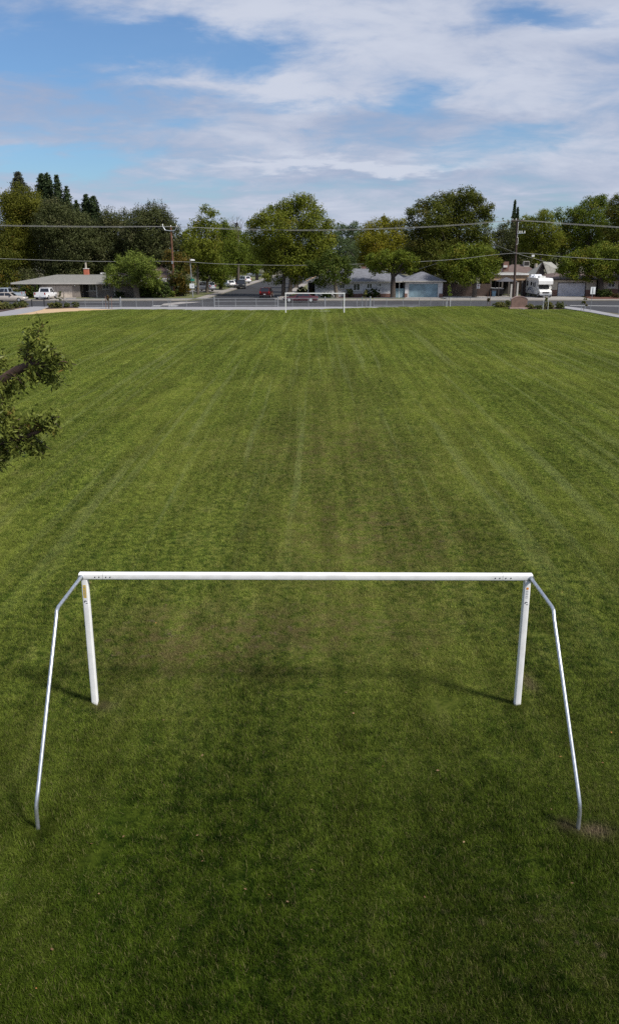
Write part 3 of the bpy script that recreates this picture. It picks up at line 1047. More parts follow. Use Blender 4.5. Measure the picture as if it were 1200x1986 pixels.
# ------------------------------------------------------------------ goals
def make_goal():
    root = thing('soccer_goal', 'white football goal nearest the camera with bare silver stay pipes and no net', 'soccer goal', (-0.065, 13.27, 0), 0, 'soccer goals')
    dyl = 0.028
    L = Vector((-3.805, dyl, 2.44))
    R = Vector((3.795, -dyl, 2.44))
    d = (R - L).normalized()
    cb = MB().bar(L, R, 0.125, 0.105, 0.018).build('crossbar', M['white_paint'], root, True)
    nrm = Vector((-d.y, d.x, 0)) * -1          # towards the camera
    # bolts and sleeve joints on the near face
    for xs_, jx in (((-3.53, -3.46, -3.345, -3.275), -3.40), ((3.245, 3.17, 3.43, 3.345), 3.295)):
        for bx in xs_:
            p = L + d * (bx + 3.805) + nrm * 0.0625 + Vector((0, 0, -0.002))
            MB().tube([p - nrm * 0.004, p + nrm * 0.006], 0.010, 8).build('bolt', M['bolt'], root)
        p = L + d * (jx + 3.805)
        MB().bar(p - d * 0.0025, p + d * 0.0025, 0.128, 0.108, 0.018).build('sleeve_joint', M['gap'], root)
    for sx, y0 in ((-1, 0.028), (1, -0.028)):
        x = sx * 3.72
        MB().bar((x, y0, -0.05), (x, y0, 2.386), 0.105, 0.12, 0.016).build('post', M['white_paint'], root, True)
        # stickers on the near face of the post
        yf = y0 - 0.0605
        if sx < 0:
            MB().box(x - 0.028, x + 0.022, yf - 0.002, yf, 2.06, 2.29).build('warning_sticker', M['yellow'], root)
            MB().tube([(x - 0.003, yf - 0.0022, 2.255), (x - 0.003, yf - 0.0034, 2.255)], 0.013, 10).build('sticker_symbol', M['greyink'], root)
            m = MB()
            for k in range(5):
                m.box(x - 0.018, x + 0.012, yf - 0.0034, yf - 0.0022, 2.09 + k * 0.027, 2.10 + k * 0.027)
            m.build('sticker_print', M['greyink'], root)
        else:
            MB().tube([(x, yf, 2.25), (x, yf - 0.003, 2.25)], 0.022, 12).build('warning_sticker', M['orange'], root)
            m = MB()
            for k in range(5):
                m.box(x - 0.02, x + 0.018, yf - 0.003, yf, 2.08 + k * 0.03, 2.092 + k * 0.03)
            m.build('sticker_print', M['greyink'], root)
        cres = []
        for k in range(9):
            t = math.radians(200 - k * 22)
            cres.append((x - 0.004 + 0.026 * math.cos(t), 1.985 + 0.026 * math.sin(t)))
        for k in range(8, -1, -1):
            t = math.radians(200 - k * 22)
            cres.append((x + 0.003 + 0.019 * math.cos(t), 1.978 + 0.019 * math.sin(t)))
        m = MB().prism(cres, 'y', yf - 0.0025, yf)
        m.box(x, x + 0.03, yf - 0.0025, yf, 1.955, 1.965)
        m.build('maker_mark', M['ink'], root)
        # stay pipe: out of the top corner towards the back, down, and into the ground
        fx = -3.685 if sx < 0 else 3.775
        p = [(sx * 3.77, y0 - 0.05, 2.425), (sx * 3.765, y0 - 0.20, 2.44), (sx * 3.74, -1.44, 2.505), (sx * 3.735, -1.55, 2.49), (sx * 3.73, -1.62, 2.40),
             (fx - sx * 0.015, -3.28, 0.56), (fx - sx * 0.005, -3.36, 0.42), (fx, -3.385, 0.30), (fx, -3.39, -0.08)]
        MB().tube(p, 0.0285, 12).build('stay_pipe', M['galv'], root, True)
        MB().tube([(sx * 3.77, y0 - 0.045, 2.425), (sx * 3.77, y0 - 0.075, 2.427)], 0.05, 12).build('pipe_flange', M['galv'], root, True)
    return root


goal = make_goal()
g2 = copy_tree(goal)
g2.location = (0.69, 110.6, 0)
g2.rotation_euler = (0, 0, math.pi - 0.0077)
g2['label'] = 'small distant white football goal at the far end of the field before the fence'
M['net'] = mat('goal_net', (0.55, 0.57, 0.55), 0.8)

# ------------------------------------------------------------------ fences along the road
def fline(px):
    """point on the fence line under picture column px"""
    py = 595.6 if px < 420 else 595.6 - (px - 420) * 1.6 / 570
    return G(px, py)


def chain_fence(px0, px1, posts_px, label, thick=()):
    a, b = Vector((*fline(px0), 0)), Vector((*fline(px1), 0))
    root = thing('chain_link_fence', label, 'fence', tuple(a), 0, 'chain link fence runs beside the road')
    e = b - a
    Ln = e.length
    d = e.normalized()
    hgt = 1.18
    MB().tube([(0, 0, hgt), tuple(d * Ln + Vector((0, 0, hgt)))], 0.034, 6).build('top_rail', M['fence_steel'], root)
    for px in posts_px:
        q = Vector((*fline(px), 0)) - a
        r = 0.075 if px in thick else 0.036
        h2 = hgt + (0.14 if px in thick else 0.02)
        mm = MB().tube([(q.x, q.y, -0.1), (q.x, q.y, h2)], r, 8)
        if px in thick:
            mm.tube([(q.x, q.y, h2), (q.x, q.y, h2 + 0.05), (q.x, q.y, h2 + 0.08)], [r * 1.15, r * 1.0, r * 0.3], 8)
        mm.build('post', M['fence_steel'], root)
    m = MB()
    sp, hh = 0.11, 1.10
    k = int((Ln + hh) / sp)
    for i in range(k):
        for s in (1, -1):
            x0 = i * sp - (hh if s > 0 else 0)
            x1 = x0 + s * hh
            z0, z1 = 0.05, 0.05 + hh
            if s < 0:
                x0, x1 = i * sp, i * sp - hh
            # clip to the run
            pts = []
            for (xx, zz) in ((x0, z0), (x1, z1)):
                t = min(max(xx, 0), Ln)
                if xx != t:
                    zz = z0 + (t - x0) / (x1 - x0) * (z1 - z0)
                pts.append((t, zz))
            if abs(pts[0][0] - pts[1][0]) < 0.03:
                continue
            (u0, w0), (u1, w1) = pts
            p, q = d * u0 + Vector((0, 0, w0)), d * u1 + Vector((0, 0, w1))
            m.tube([p, q], 0.0019, 3, False)
    m.build('wire_mesh', M['fence_steel'], root)
    return root


def pipe_gate(px0, px1, posts_px, rails, label, thick=()):
    a, b = Vector((*fline(px0), 0)), Vector((*fline(px1), 0))
    root = thing('pipe_gate', label, 'gate', tuple(a), 0, 'pipe rail gates in the fence line')
    e = b - a
    for z in rails:
        MB().tube([(0, 0, z), (e.x, e.y, z)], 0.036, 6).build('rail', M['fence_steel'], root)
    for px in posts_px:
        q = Vector((*fline(px), 0)) - a
        r = 0.075 if px in thick else 0.036
        h2 = 1.20 + (0.14 if px in thick else 0.0)
        mm = MB().tube([(q.x, q.y, -0.1), (q.x, q.y, h2)], r, 8)
        if px in thick:
            mm.tube([(q.x, q.y, h2), (q.x, q.y, h2 + 0.05), (q.x, q.y, h2 + 0.08)], [r * 1.15, r * 1.0, r * 0.3], 8)
        mm.build('post', M['fence_steel'], root)
    return root


pipe_gate(130, 233, (130, 166, 200, 233), (1.18, 0.66, 0.16), 'three rail pipe barrier at the left end of the fence, before the beige house')
chain_fence(235, 415, (265, 297, 327, 331, 362, 393), 'chain link fence run in front of the brown pole and the street sign pole', ())
pipe_gate(416, 539, (416, 424, 457, 497, 534, 539), (1.18, 0.80, 0.20), 'wide double leaf pipe gate at the mouth of the side street', (416, 539))
bpy.data.objects['chain_link_fence']
chain_fence(540, 718, (567, 598, 630, 662, 692, 702, 710, 718), 'chain link fence run behind the distant goal before the maroon sedan', (630, 718))
pipe_gate(724, 812, (724, 749, 781, 812), (1.18, 0.18), 'low two rail pipe gate before the pale blue garage')
chain_fence(813, 990, (834, 858, 911, 945, 988), 'chain link fence run ending at the arched monument sign', ())
# thick end post of the left run
chp = bpy.data.objects['chain_link_fence']
q = Vector((*fline(235), 0)) - Vector(chp.location)
MB().tube([(q.x, q.y, -0.1), (q.x, q.y, 1.34), (q.x, q.y, 1.40)], [0.085, 0.085, 0.04], 8).build('end_post', M['fence_steel'], chp)

# bollards
for px, py, lab in ((63, 595.2, 'left of the two black bollards standing at the edge of the pale walkway'), (87, 595.0, 'right of the two black bollards standing at the edge of the pale walkway'),
                    (110, 594.4, 'short black bollard half hidden among the shrubs of the planting bed')):
    x, y = G(px, py)
    t = thing('bollard', lab, 'bollard', (x, y, 0), 0, 'black bollards')
    hh = 1.02 if px < 100 else 0.85
    MB().tube([(0, 0, -0.05), (0, 0, hh - 0.12)], 0.085, 10).build('shaft', M['plastic'], t, True)
    MB().tube([(0, 0, hh - 0.12), (0, 0, hh - 0.05), (0, 0, hh)], [0.10, 0.10, 0.05], 10).build('cap', M['plastic'], t, True)

# monument sign
M['signstone'] = mat('sign_stone', (0.185, 0.115, 0.092), 0.9, 0, 0.12, 2.0)
M['signbase'] = mat('sign_base', (0.34, 0.235, 0.21), 0.9, 0, 0.08, 2.0)
x, y = G(1005, 599.2)
t = thing('monument_sign', 'brown arched monument sign on a pale stone base in the planting bed', 'sign', (x, y, 0))
prof = [(-1.08, 0.24)] + [(-1.08 + 2.16 * k / 14, 1.22 + 0.42 * math.sin(math.pi * k / 14) ** 0.8) for k in range(15)] + [(1.08, 0.24)]
MB().prism(prof, 'y', -0.18, 0.22).build('slab', M['signstone'], t)
prof2 = [(-1.14 + 2.28 * k / 14, 1.24 + 0.42 * math.sin(math.pi * k / 14) ** 0.8) for k in range(15)]
prof2 = prof2 + [(p[0], p[1] + 0.07) for p in reversed(prof2)]
MB().prism(prof2, 'y', -0.22, 0.26).build('coping', M['signbase'], t)
MB().box(-1.30, 1.25, -0.42, 0.42, -0.05, 0.24).build('base', M['signbase'], t)

# ------------------------------------------------------------------ poles, lamps, signs and wires
x0, y0 = X(339, 149), 149.0
tx, ty, tz = P(331.5, 441, 149)
t = thing('utility_pole', 'leaning reddish brown wooden utility pole at the street corner', 'utility pole', (x0, y0, 0), 0, 'wooden utility poles')
MB().tube([(0, 0, -0.2), ((tx - x0) * 0.5, 0, tz * 0.5), (tx - x0, 0, tz)], [0.22, 0.185, 0.15], 10).build('shaft', M['polewood'], t, True)
pts = [P(px, py, 149) for px, py in ((316, 438), (321, 446.5), (331, 448), (340, 447), (343, 441))]
MB().tube([(p[0] - x0, -0.18, p[2]) for p in pts], 0.075, 6).build('crossarm', M['galv'], t)
for px, py in ((316, 437.5), (331.5, 440), (343, 440)):
    p = P(px, py, 149)
    MB().tube([(p[0] - x0, -0.18 if px != 331.5 else 0, p[2] - 0.05), (p[0] - x0, -0.18 if px != 331.5 else 0, p[2] + 0.12), (p[0] - x0, -0.18 if px != 331.5 else 0, p[2] + 0.25)], [0.05, 0.10, 0.04], 8).build('insulator', M['lamp'], t)
p = P(335, 508, 149)
MB().box(p[0] - x0 - 0.12, p[0] - x0 + 0.12, -0.42, -0.16, p[2] - 0.3, p[2] + 0.15).build('cable_bracket', M['galv'], t)
# second pole
x1, y1 = X(995.5, 143), 143.0
tx2, ty2, tz2 = P(1002.5, 424, 143)
t = thing('utility_pole', 'dark wooden utility pole with transformer gear behind the monument sign', 'utility pole', (x1, y1, 0), 0, 'wooden utility poles')
MB().tube([(0, 0, -0.2), ((tx2 - x1) * 0.5, 0, tz2 * 0.5), (tx2 - x1, 0, tz2)], [0.22, 0.18, 0.14], 10).build('shaft', M['polewood_dark'], t, True)
m = MB()
zz = Z(428, 143)
m.bar((tx2 - x1 - 0.9, -0.2, zz - 0.05), (tx2 - x1 + 1.1, -0.2, zz + 0.02), 0.12, 0.14)
m.build('crossarm', M['polewood_dark'], t)
for o_ in (-0.8, -0.25, 0.9):
    MB().tube([(tx2 - x1 + o_, -0.2, zz + 0.05), (tx2 - x1 + o_, -0.2, zz + 0.2), (tx2 - x1 + o_, -0.2, zz + 0.32)], [0.05, 0.09, 0.04], 8).build('insulator', M['lamp'], t)
zt_ = Z(453, 143)
MB().bar((tx2 - x1 + 0.1, -0.2, zt_), (tx2 - x1 + 1.35, -0.2, zt_ + 0.1), 0.10, 0.10).build('equipment_arm', M['galv'], t)
for o_ in (0.45, 0.8, 1.25):
    MB().tube([(tx2 - x1 + o_, -0.2, zt_ + 0.05), (tx2 - x1 + o_, -0.2, zt_ + 0.42)], 0.10, 8).build('cutout', M['lamp'], t)
za, zb_ = Z(430, 143), Z(473, 143)
MB().tube([(tx2 - x1 + 0.16, -0.16, za), (tx2 - x1 + 0.16, -0.16, zb_ + 1.0), (tx2 - x1 + 0.3, -0.16, zb_ + 0.9), (tx2 - x1 + 0.3, -0.16, zb_), (tx2 - x1 + 0.1, -0.16, zb_ - 0.1)], 0.045, 6).build('conduit', M['lamp'], t)


def wire(name, label, pts_px, r, material, group, doff=0.0):
    """pts: (px, py, D) knots; a smooth curve is laid through them"""
    kn = [Vector(P(px, py, D)) for px, py, D in pts_px]
    out = []
    n = len(kn)
    for i in range(n - 1):
        p0 = kn[max(i - 1, 0)]
        p1, p2 = kn[i], kn[i + 1]
        p3 = kn[min(i + 2, n - 1)]
        for k in range(8):
            s = k / 8
            out.append(0.5 * ((2 * p1) + (p2 - p0) * s + (2 * p0 - 5 * p1 + 4 * p2 - p3) * s * s + (3 * p1 - p0 - 3 * p2 + p3) * s ** 3))
    out.append(kn[-1])
    base = out[0].copy()
    o = MB().tube([p - base + Vector((0, doff, 0)) for p in out], r, 5).build(name, material)
    o.location = base
    tag(o, label, 'wire', group)
    return o


for i, lab in enumerate(('uppermost of the three pale power wires strung between the two pole tops', 'middle of the three pale power wires strung between the two pole tops',
                         'lowest of the three pale power wires strung between the two pole tops')):
    dz = (-0.7, 0.3, 1.2)[i]
    wire('power_line', lab, [(-120, 433 + dz, 151), (0, 437 + dz, 150.5), (180, 439.5 + dz, 150), (317 + 13 * i, 439.5 + dz * 0.6, 149), (460, 444.3 + dz, 147.7), (600, 446.4 + dz, 146.5), (780, 442 + dz, 145),
                             (900, 435.2 + dz, 144), (1000 + 2 * i, 428 + dz * 0.6, 143), (1100, 434 + dz, 142.3), (1200, 440.6 + dz, 141.5), (1340, 449 + dz, 140.5)], 0.017, M['wire'], 'power wires between the pole tops', -0.25 + 0.18 * i)
wire('phone_cable', 'grey cable strung low between the two poles under the power wires', [(-120, 498, 151), (0, 501.5, 150.5), (180, 506.8, 150), (334, 507, 149), (430, 511.8, 148.2), (560, 514.6, 147), (700, 512, 145.8), (820, 507, 144.8), (890, 502, 144.2),
                                                                                          (1000, 491, 143), (1090, 498, 142.4), (1200, 504, 141.5), (1340, 510, 140.5)], 0.032, M['cable'], 'cables below the power wires', -0.25)
wire('phone_cable', 'thin service drop cable sloping down from the right pole to the grey gable', [(958, 474, 150), (985, 485, 145.5), (1000, 491, 143), (1030, 500, 150), (1062, 509, 158)], 0.024, M['cable'], 'cables below the power wires', -0.2)
wire('phone_cable', 'faint service cable running from the low cable into the white garage roof', [(897, 497, 146), (850, 510, 148.5), (812, 522, 151)], 0.018, M['cable'], 'cables below the power wires')
# small junction box hung on the low cable
p = P(1032, 496, 142.7)
o = MB().box(-0.22, 0.22, -0.10, 0.10, -0.16, 0.16).build('cable_box', M['lamp'])
o.location = (p[0], p[1] - 0.25, p[2])
tag(o, 'small white box hanging on the low cable right of the dark pole', 'cable box')

# street lamps
M['signgreen'] = mat('street_sign_green', (0.02, 0.20, 0.13), 0.5)
M['signwhite'] = mat('sign_white', (0.72, 0.74, 0.76), 0.5)
M['signred'] = mat('sign_red', (0.45, 0.03, 0.03), 0.5)
D = 147.5
xb = X(374.5, D)
t = thing('street_lamp', 'slim grey street lamp pole carrying a green street sign by the corner', 'street lamp', (xb, D, 0), 0, 'street lamps')
tp = P(368.5, 502, D)
MB().tube([(0, 0, -0.1), ((tp[0] - xb) * 0.5, 0, tp[2] * 0.5), (tp[0] - xb, 0, tp[2])], [0.10, 0.085, 0.065], 8).build('pole', M['fence_steel'], t)
MB().tube([(tp[0] - xb, 0, tp[2] - 0.25), (tp[0] - xb + 0.25, -0.1, tp[2] - 0.1), (tp[0] - xb + 0.45, -0.2, tp[2] - 0.12)], 0.045, 6).build('arm', M['fence_steel'], t)
MB().hexa([(tp[0] - xb + 0.15, -0.35, tp[2] - 0.28), (tp[0] - xb + 0.85, -0.35, tp[2] - 0.30), (tp[0] - xb + 0.85, 0.0, tp[2] - 0.30), (tp[0] - xb + 0.15, 0.0, tp[2] - 0.28)],
          [(tp[0] - xb + 0.2, -0.3, tp[2] - 0.02), (tp[0] - xb + 0.75, -0.3, tp[2] - 0.08), (tp[0] - xb + 0.75, -0.05, tp[2] - 0.08), (tp[0] - xb + 0.2, -0.05, tp[2] - 0.02)]).build('lamp_head', M['lamp'], t)
t2 = thing('street_name_sign', 'green street name blade fixed on the slim grey lamp pole', 'street sign', (xb, D, Z(545, D)))
MB().box(-0.35, 0.40, -0.14, -0.115, 0.0, 0.36).build('blade', M['signgreen'], t2)
MB().box(-0.06, -0.035, -0.45, 0.35, 0.38, 0.62).build('blade', M['signgreen'], t2)
t2 = thing('notice_sign', 'white square notice on the slim grey lamp pole below the green blade', 'sign', (xb, D, Z(559, D)))
MB().box(-0.48, 0.33, -0.16, -0.12, 0.0, 0.76).build('plate', M['signwhite'], t2)
MB().box(-0.02, 0.16, -0.165, -0.16, 0.24, 0.42).build('mark', M['greyink'], t2)
D = 168
xb = X(386, D)
tp = P(385, 487, D)
t = thing('street_lamp', 'farther street lamp with a white head on a short arm among the leaves', 'street lamp', (xb, D, 0), 0, 'street lamps')
MB().tube([(0, 0, -0.1), (tp[0] - xb, 0, tp[2])], [0.12, 0.08], 8).build('pole', M['fence_steel'], t)
MB().tube([(tp[0] - xb, 0, tp[2] - 0.1), (tp[0] - xb + 0.6, -0.3, tp[2] + 0.05), (tp[0] - xb + 1.0, -0.5, tp[2] + 0.05)], 0.05, 6).build('arm', M['fence_steel'], t)
MB().hexa([(tp[0] - xb + 0.7, -0.7, tp[2] - 0.12), (tp[0] - xb + 1.45, -0.7, tp[2] - 0.12), (tp[0] - xb + 1.45, -0.35, tp[2] - 0.12), (tp[0] - xb + 0.7, -0.35, tp[2] - 0.12)],
          [(tp[0] - xb + 0.75, -0.65, tp[2] + 0.12), (tp[0] - xb + 1.35, -0.65, tp[2] + 0.08), (tp[0] - xb + 1.35, -0.4, tp[2] + 0.08), (tp[0] - xb + 0.75, -0.4, tp[2] + 0.12)]).build('lamp_head', M['lamp'], t)

# roadside sign at the right
x, y = G(1143, 605)
t = thing('road_sign', 'back of a grey white rectangular sign on a thin steel post at right', 'sign', (x, y, 0))
MB().tube([(0, 0, -0.1), (0.12, 0, 3.05)], 0.032, 6).build('post', M['fence_steel'], t)
MB().box(-0.19, 0.43, -0.052, -0.04, 2.25, 3.15).build('plate', M['signwhite'], t)
MB().box(0.05, 0.15, -0.075, -0.053, 2.35, 3.08).build('bracket', M['fence_steel'], t)
x, y = G(1197.5, 612)
t = thing('sign_post', 'bare thin steel post at the right edge of the photo beside the pavement', 'post', (x, y, 0))
MB().tube([(0, 0, -0.1), (0, 0, 1.9)], 0.03, 6).build('shaft', M['fence_steel'], t)
MB().tube([(0, 0, 1.9), (0, 0, 1.94)], [0.036, 0.02], 6).build('cap', M['fence_steel'], t)


# ------------------------------------------------------------------ vehicles (front towards +x)
def loft(sections):
    """sections: list of (x, half width, z0, z1, rounding); closed bevelled loft"""
    m = MB()
    vs_, fs = [], []
    n = 12
    for (x, hw, z0, z1, e) in sections:
        e = min(e, hw * 0.9, (z1 - z0) * 0.45)
        ring = [(hw - e, z0), (hw - e * 0.3, z0 + e * 0.3), (hw, z0 + e), (hw, z1 - e), (hw - e * 0.3, z1 - e * 0.3), (hw - e, z1)]
        ring = ring + [(-a, b) for a, b in reversed(ring)]
        vs_ += [(x, a, b) for a, b in ring]
    for i in range(len(sections) - 1):
        for k in range(n):
            fs.append((i * n + k, i * n + (k + 1) % n, (i + 1) * n + (k + 1) % n, (i + 1) * n + k))
    fs.append(tuple(range(n)))
    fs.append(tuple((len(sections) - 1) * n + k for k in range(n - 1, -1, -1)))
    return m.add(vs_, fs)


def wheels(root, xs, hw, r, wd, rim='rim'):
    for x in xs:
        for s in (-1, 1):
            wv = bpy.data.objects.new('wheel', None)
            col.objects.link(wv)
            wv.parent = root
            wv.location = (x, s * hw, r)
            MB().tube([(0, -wd / 2, 0), (0, -wd / 2 + 0.03, 0), (0, wd / 2 - 0.03, 0), (0, wd / 2, 0)], [r * 0.92, r, r, r * 0.92], 18).build('tyre', M['tyre'], wv, True)
            MB().tube([(0, s * wd * 0.40, 0), (0, s * (wd / 2 + 0.012), 0)], [r * 0.66, r * 0.58], 14).build('rim', M[rim], wv)


def car(name, label, cat, loc, rz, group, colour, L=4.6, W=1.8, kind='sedan', rim='rim', wr=0.33):
    root = thing(name, label, cat, (loc[0], loc[1], -0.02 if len(loc) < 3 else loc[2]), rz, group)
    pm = paint(name + '_paint', colour)
    h = W / 2
    zb = 0.24
    if kind == 'sedan':
        belt, top = 0.90, 1.40
        body = [(-L / 2, h * 0.80, 0.38, 0.78, .1), (-L / 2 + 0.15, h * 0.93, zb, 0.92, .12), (-L * 0.3, h, zb - .03, 0.96, .14), (0, h, zb - .03, belt, .14), (L * 0.2, h, zb - .03, 0.88, .14), (L / 2 - 0.35, h * 0.95, zb, 0.76, .13), (L / 2 - 0.05, h * 0.82, 0.32, 0.66, .1), (L / 2, h * 0.72, 0.38, 0.58, .08)]
        cab = (-L * 0.36, -L * 0.235, L * 0.06, L * 0.20)
    elif kind == 'suv':
        belt, top = 1.02, 1.72
        body = [(-L / 2, h * 0.86, 0.42, 0.98, .12), (-L / 2 + 0.12, h * 0.96, zb + .05, 1.06, .12), (-L * 0.3, h, zb + .03, 1.05, .14), (0, h, zb + .03, belt, .14), (L * 0.24, h, zb + .03, 1.0, .14), (L / 2 - 0.3, h * 0.96, zb + .05, 0.92, .13), (L / 2, h * 0.80, 0.42, 0.78, .1)]
        cab = (-L * 0.485, -L * 0.42, L * 0.10, L * 0.245)
    else:  # pickup
        belt, top = 1.05, 1.78
        body = [(-L / 2, h * 0.94, 0.48, 1.05, .06), (-L / 2 + 0.06, h * 0.97, 0.44, 1.08, .08), (-L * 0.1, h, 0.40, 1.07, .1), (L * 0.02, h, 0.40, 1.06, .12), (L * 0.26, h, 0.40, 1.04, .14), (L / 2 - 0.25, h * 0.96, 0.42, 0.98, .13), (L / 2, h * 0.84, 0.48, 0.86, .1)]
        cab = (-L * 0.13, -L * 0.09, L * 0.13, L * 0.235)
    loft(body).build('body', pm, root, True)
    x0, x1, x2, x3 = cab
    hb, ht = h * 0.95, h * 0.78
    zb2 = belt - 0.06
    b4 = [(x0, -hb, zb2), (x3, -hb, zb2), (x3, hb, zb2), (x0, hb, zb2)]
    t4 = [(x1, -ht, top), (x2, -ht, top), (x2, ht, top), (x1, ht, top)]
    loft([(x1 - .04, ht * 0.96, top - .05, top - .005, .02), (x1 + .06, ht, top - .06, top + .02, .03), (x2 - .06, ht, top - .06, top + .02, .03), (x2 + .04, ht * 0.96, top - .05, top - .005, .02)]).build('roof', pm, root, True)
    MB().hexa(b4, t4).build('cabin', pm, root)

    def pane(nm, q, push):
        q = [Vector(p) for p in q]
        c = sum(q, Vector()) / 4
        nrm = (q[1] - q[0]).cross(q[3] - q[0]).normalized()
        if nrm.dot(Vector(push)) < 0:
            nrm = -nrm
        out = [p + nrm * 0.006 for p in q]
        m = MB().hexa([p - nrm * 0.012 for p in out], out)
        m.build(nm, M['glass'], root)

    def face(a, b, c, d, u0, u1, v0, v1):
        a, b, c, d = map(Vector, (a, b, c, d))
        f = lambda u, v: a.lerp(b, u).lerp(d.lerp(c, u), v)
        return [f(u0, v0), f(u1, v0), f(u1, v1), f(u0, v1)]
    pane('windscreen', face(b4[1], b4[2], t4[2], t4[1], .07, .93, .12, .92), (1, 0, 0.3))
    pane('rear_window', face(b4[0], b4[3], t4[3], t4[0], .10, .90, .22, .90), (-1, 0, 0.3))
    for s, (i, j) in ((-1, (0, 1)), (1, (3, 2))):
        cuts = ((.10, .46), (.50, .90)) if kind != 'suv' else ((.05, .30), (.33, .60), (.63, .92))
        if kind == 'pickup':
            cuts = ((.08, .38), (.43, .90))
        for u0, u1 in cuts:
            pane('side_window', face(b4[i], b4[j], t4[j], t4[i], u0, u1, .16, .90), (0, s, 0.2))
    # lights, bumpers, plate
    zl = 0.72 if kind == 'sedan' else 0.88
    for s in (-1, 1):
        MB().box(L / 2 - 0.14, L / 2 - 0.005, s * h * 0.62 - 0.16, s * h * 0.62 + 0.16, zl - 0.16, zl - 0.02).build('headlight', M['lamp'], root)
        tall = 0.30 if kind != 'sedan' else 0.13
        MB().box(-L / 2 - 0.012, -L / 2 + 0.10, s * h * 0.78 - 0.10, s * h * 0.78 + 0.10, zl - 0.05, zl + tall - 0.02).build('taillight', M['tail'], root)
        MB().box(x2 - 0.05, x2 + 0.14, s * (h + 0.02) - 0.09, s * (h + 0.02) + 0.09, belt, belt + 0.15).build('mirror', M['plastic'], root)
    bm_ = M['chrome'] if kind != 'suv' else M['plastic']
    MB().box(-L / 2 - 0.09, -L / 2 + 0.06, -h * 0.92, h * 0.92, 0.36, 0.54).build('bumper', bm_, root)
    MB().box(L / 2 - 0.08, L / 2 + 0.07, -h * 0.86, h * 0.86, 0.33, 0.50).build('bumper', bm_, root)
    MB().box(-L / 2 - 0.022, -L / 2 - 0.004, -0.17, 0.17, 0.62, 0.74).build('plate', M['plate'], root)
    if kind == 'pickup':
        xr = -L * 0.14
        m = MB().box(-L / 2 + 0.10, xr, -h * 0.84, h * 0.84, 1.0, 1.10)
        m.build('bed_floor', M['plastic'], root)
        MB().box(-L / 2 + 0.06, xr, h * 0.86, h * 0.99, 1.05, 1.17).build('bed_side', pm, root)
        MB().box(-L / 2 + 0.06, xr, -h * 0.99, -h * 0.86, 1.05, 1.17).build('bed_side', pm, root)
        MB().box(-L / 2 - 0.01, -L / 2 + 0.055, -h * 0.84, h * 0.84, 0.66, 1.165).build('tailgate', pm, root)
    wheels(root, (-L * 0.30, L * 0.315), h - 0.10, wr, 0.22, rim)
    return root


PI = math.pi
car('sedan', 'long tan silver sedan parked on the road at the left edge before the pickups', 'car', (X(20, 136), 136.0), 0.02, 'parked cars', (0.46, 0.41, 0.36), 5.3, 1.85, 'sedan')
car('pickup_truck', 'pale blue grey pickup truck parked behind the tan sedan at far left', 'pickup truck', (X(10, 142), 143.2), PI - 0.05, 'parked cars', (0.36, 0.41, 0.47), 5.6, 1.95, 'pickup', 'rim', 0.37)
car('pickup_truck', 'white pickup truck seen from behind on the beige house driveway', 'pickup truck', (X(81, 139) + 0.1, 141.4, 0.06), PI / 2 - 0.05, 'parked cars', (0.82, 0.82, 0.83), 5.6, 2.05, 'pickup', 'rim', 0.38)
car('sport_utility_vehicle', 'dark red sport utility vehicle parked at the right kerb of the side street', 'car', (X(514, 145) + 0.15, 147.2), PI / 2 - 0.09, 'parked cars', (0.055, 0.004, 0.004), 4.7, 1.9, 'suv', 'rim', 0.36)
car('sport_utility_vehicle', 'black sport utility vehicle facing us at the left kerb of the side street', 'car', (X(466, 181), 183.5), -PI / 2 + 0.04, 'parked cars', (0.018, 0.019, 0.022), 4.8, 1.95, 'suv', 'rim', 0.38)
car('hatchback', 'silver grey hatchback in a driveway behind the left corner street trees', 'car', (X(396, 169), 169.4, 0.11), PI * 0.80, 'parked cars', (0.36, 0.38, 0.43), 4.5, 1.8, 'suv')
car('sedan', 'white sedan in a driveway just left of the black utility vehicle', 'car', (X(444, 186), 188.0, 0.08), PI * 0.62, 'parked cars', (0.80, 0.80, 0.81), 4.6, 1.8, 'sedan')
car('minivan', 'white minivan behind the black utility vehicle under the street trees', 'car', (X(469, 208), 209.0, 0.08), PI * 0.75, 'parked cars', (0.80, 0.80, 0.82), 4.8, 1.9, 'suv')
car('sedan', 'farthest white car crossways up the side street behind a trunk', 'car', (X(492, 262), 264.0, 0.08), 0.12, 'parked cars', (0.78, 0.78, 0.80), 4.6, 1.8, 'sedan')
car('sedan', 'long low maroon sedan with pale wheel covers parked behind the distant goal', 'car', (X(582, 134), 134.6), PI, 'parked cars', (0.075, 0.014, 0.021), 5.4, 1.9, 'sedan', 'whitewall', 0.36)

# motorhome
M['rvwhite'] = paint('motorhome_white', (0.80, 0.79, 0.76), 0.4, 0.0)
M['rvstripe'] = mat('motorhome_stripe', (0.12, 0.14, 0.24), 0.5)
M['tarp'] = mat('white_tarp', (0.74, 0.75, 0.78), 0.7)
DR = 144.6
t = thing('motorhome', 'white motorhome with an overcab bunk parked facing us on the right driveway', 'motorhome', (X(1056, DR) + 0.05, DR, 0.08), -PI / 2 + 0.04, 'parked cars')
Lr = 7.6
hw = 1.2
m = MB()
prof = [(-Lr, 0.55), (-Lr, 3.05), (-Lr + 0.12, 3.15), (-0.95, 3.15), (-0.62, 3.05), (-0.30, 2.72), (-0.34, 2.18), (-1.55, 2.02), (-1.75, 0.55)]
m.prism(prof, 'y', -hw, hw)
m.build('body', M['rvwhite'], t)
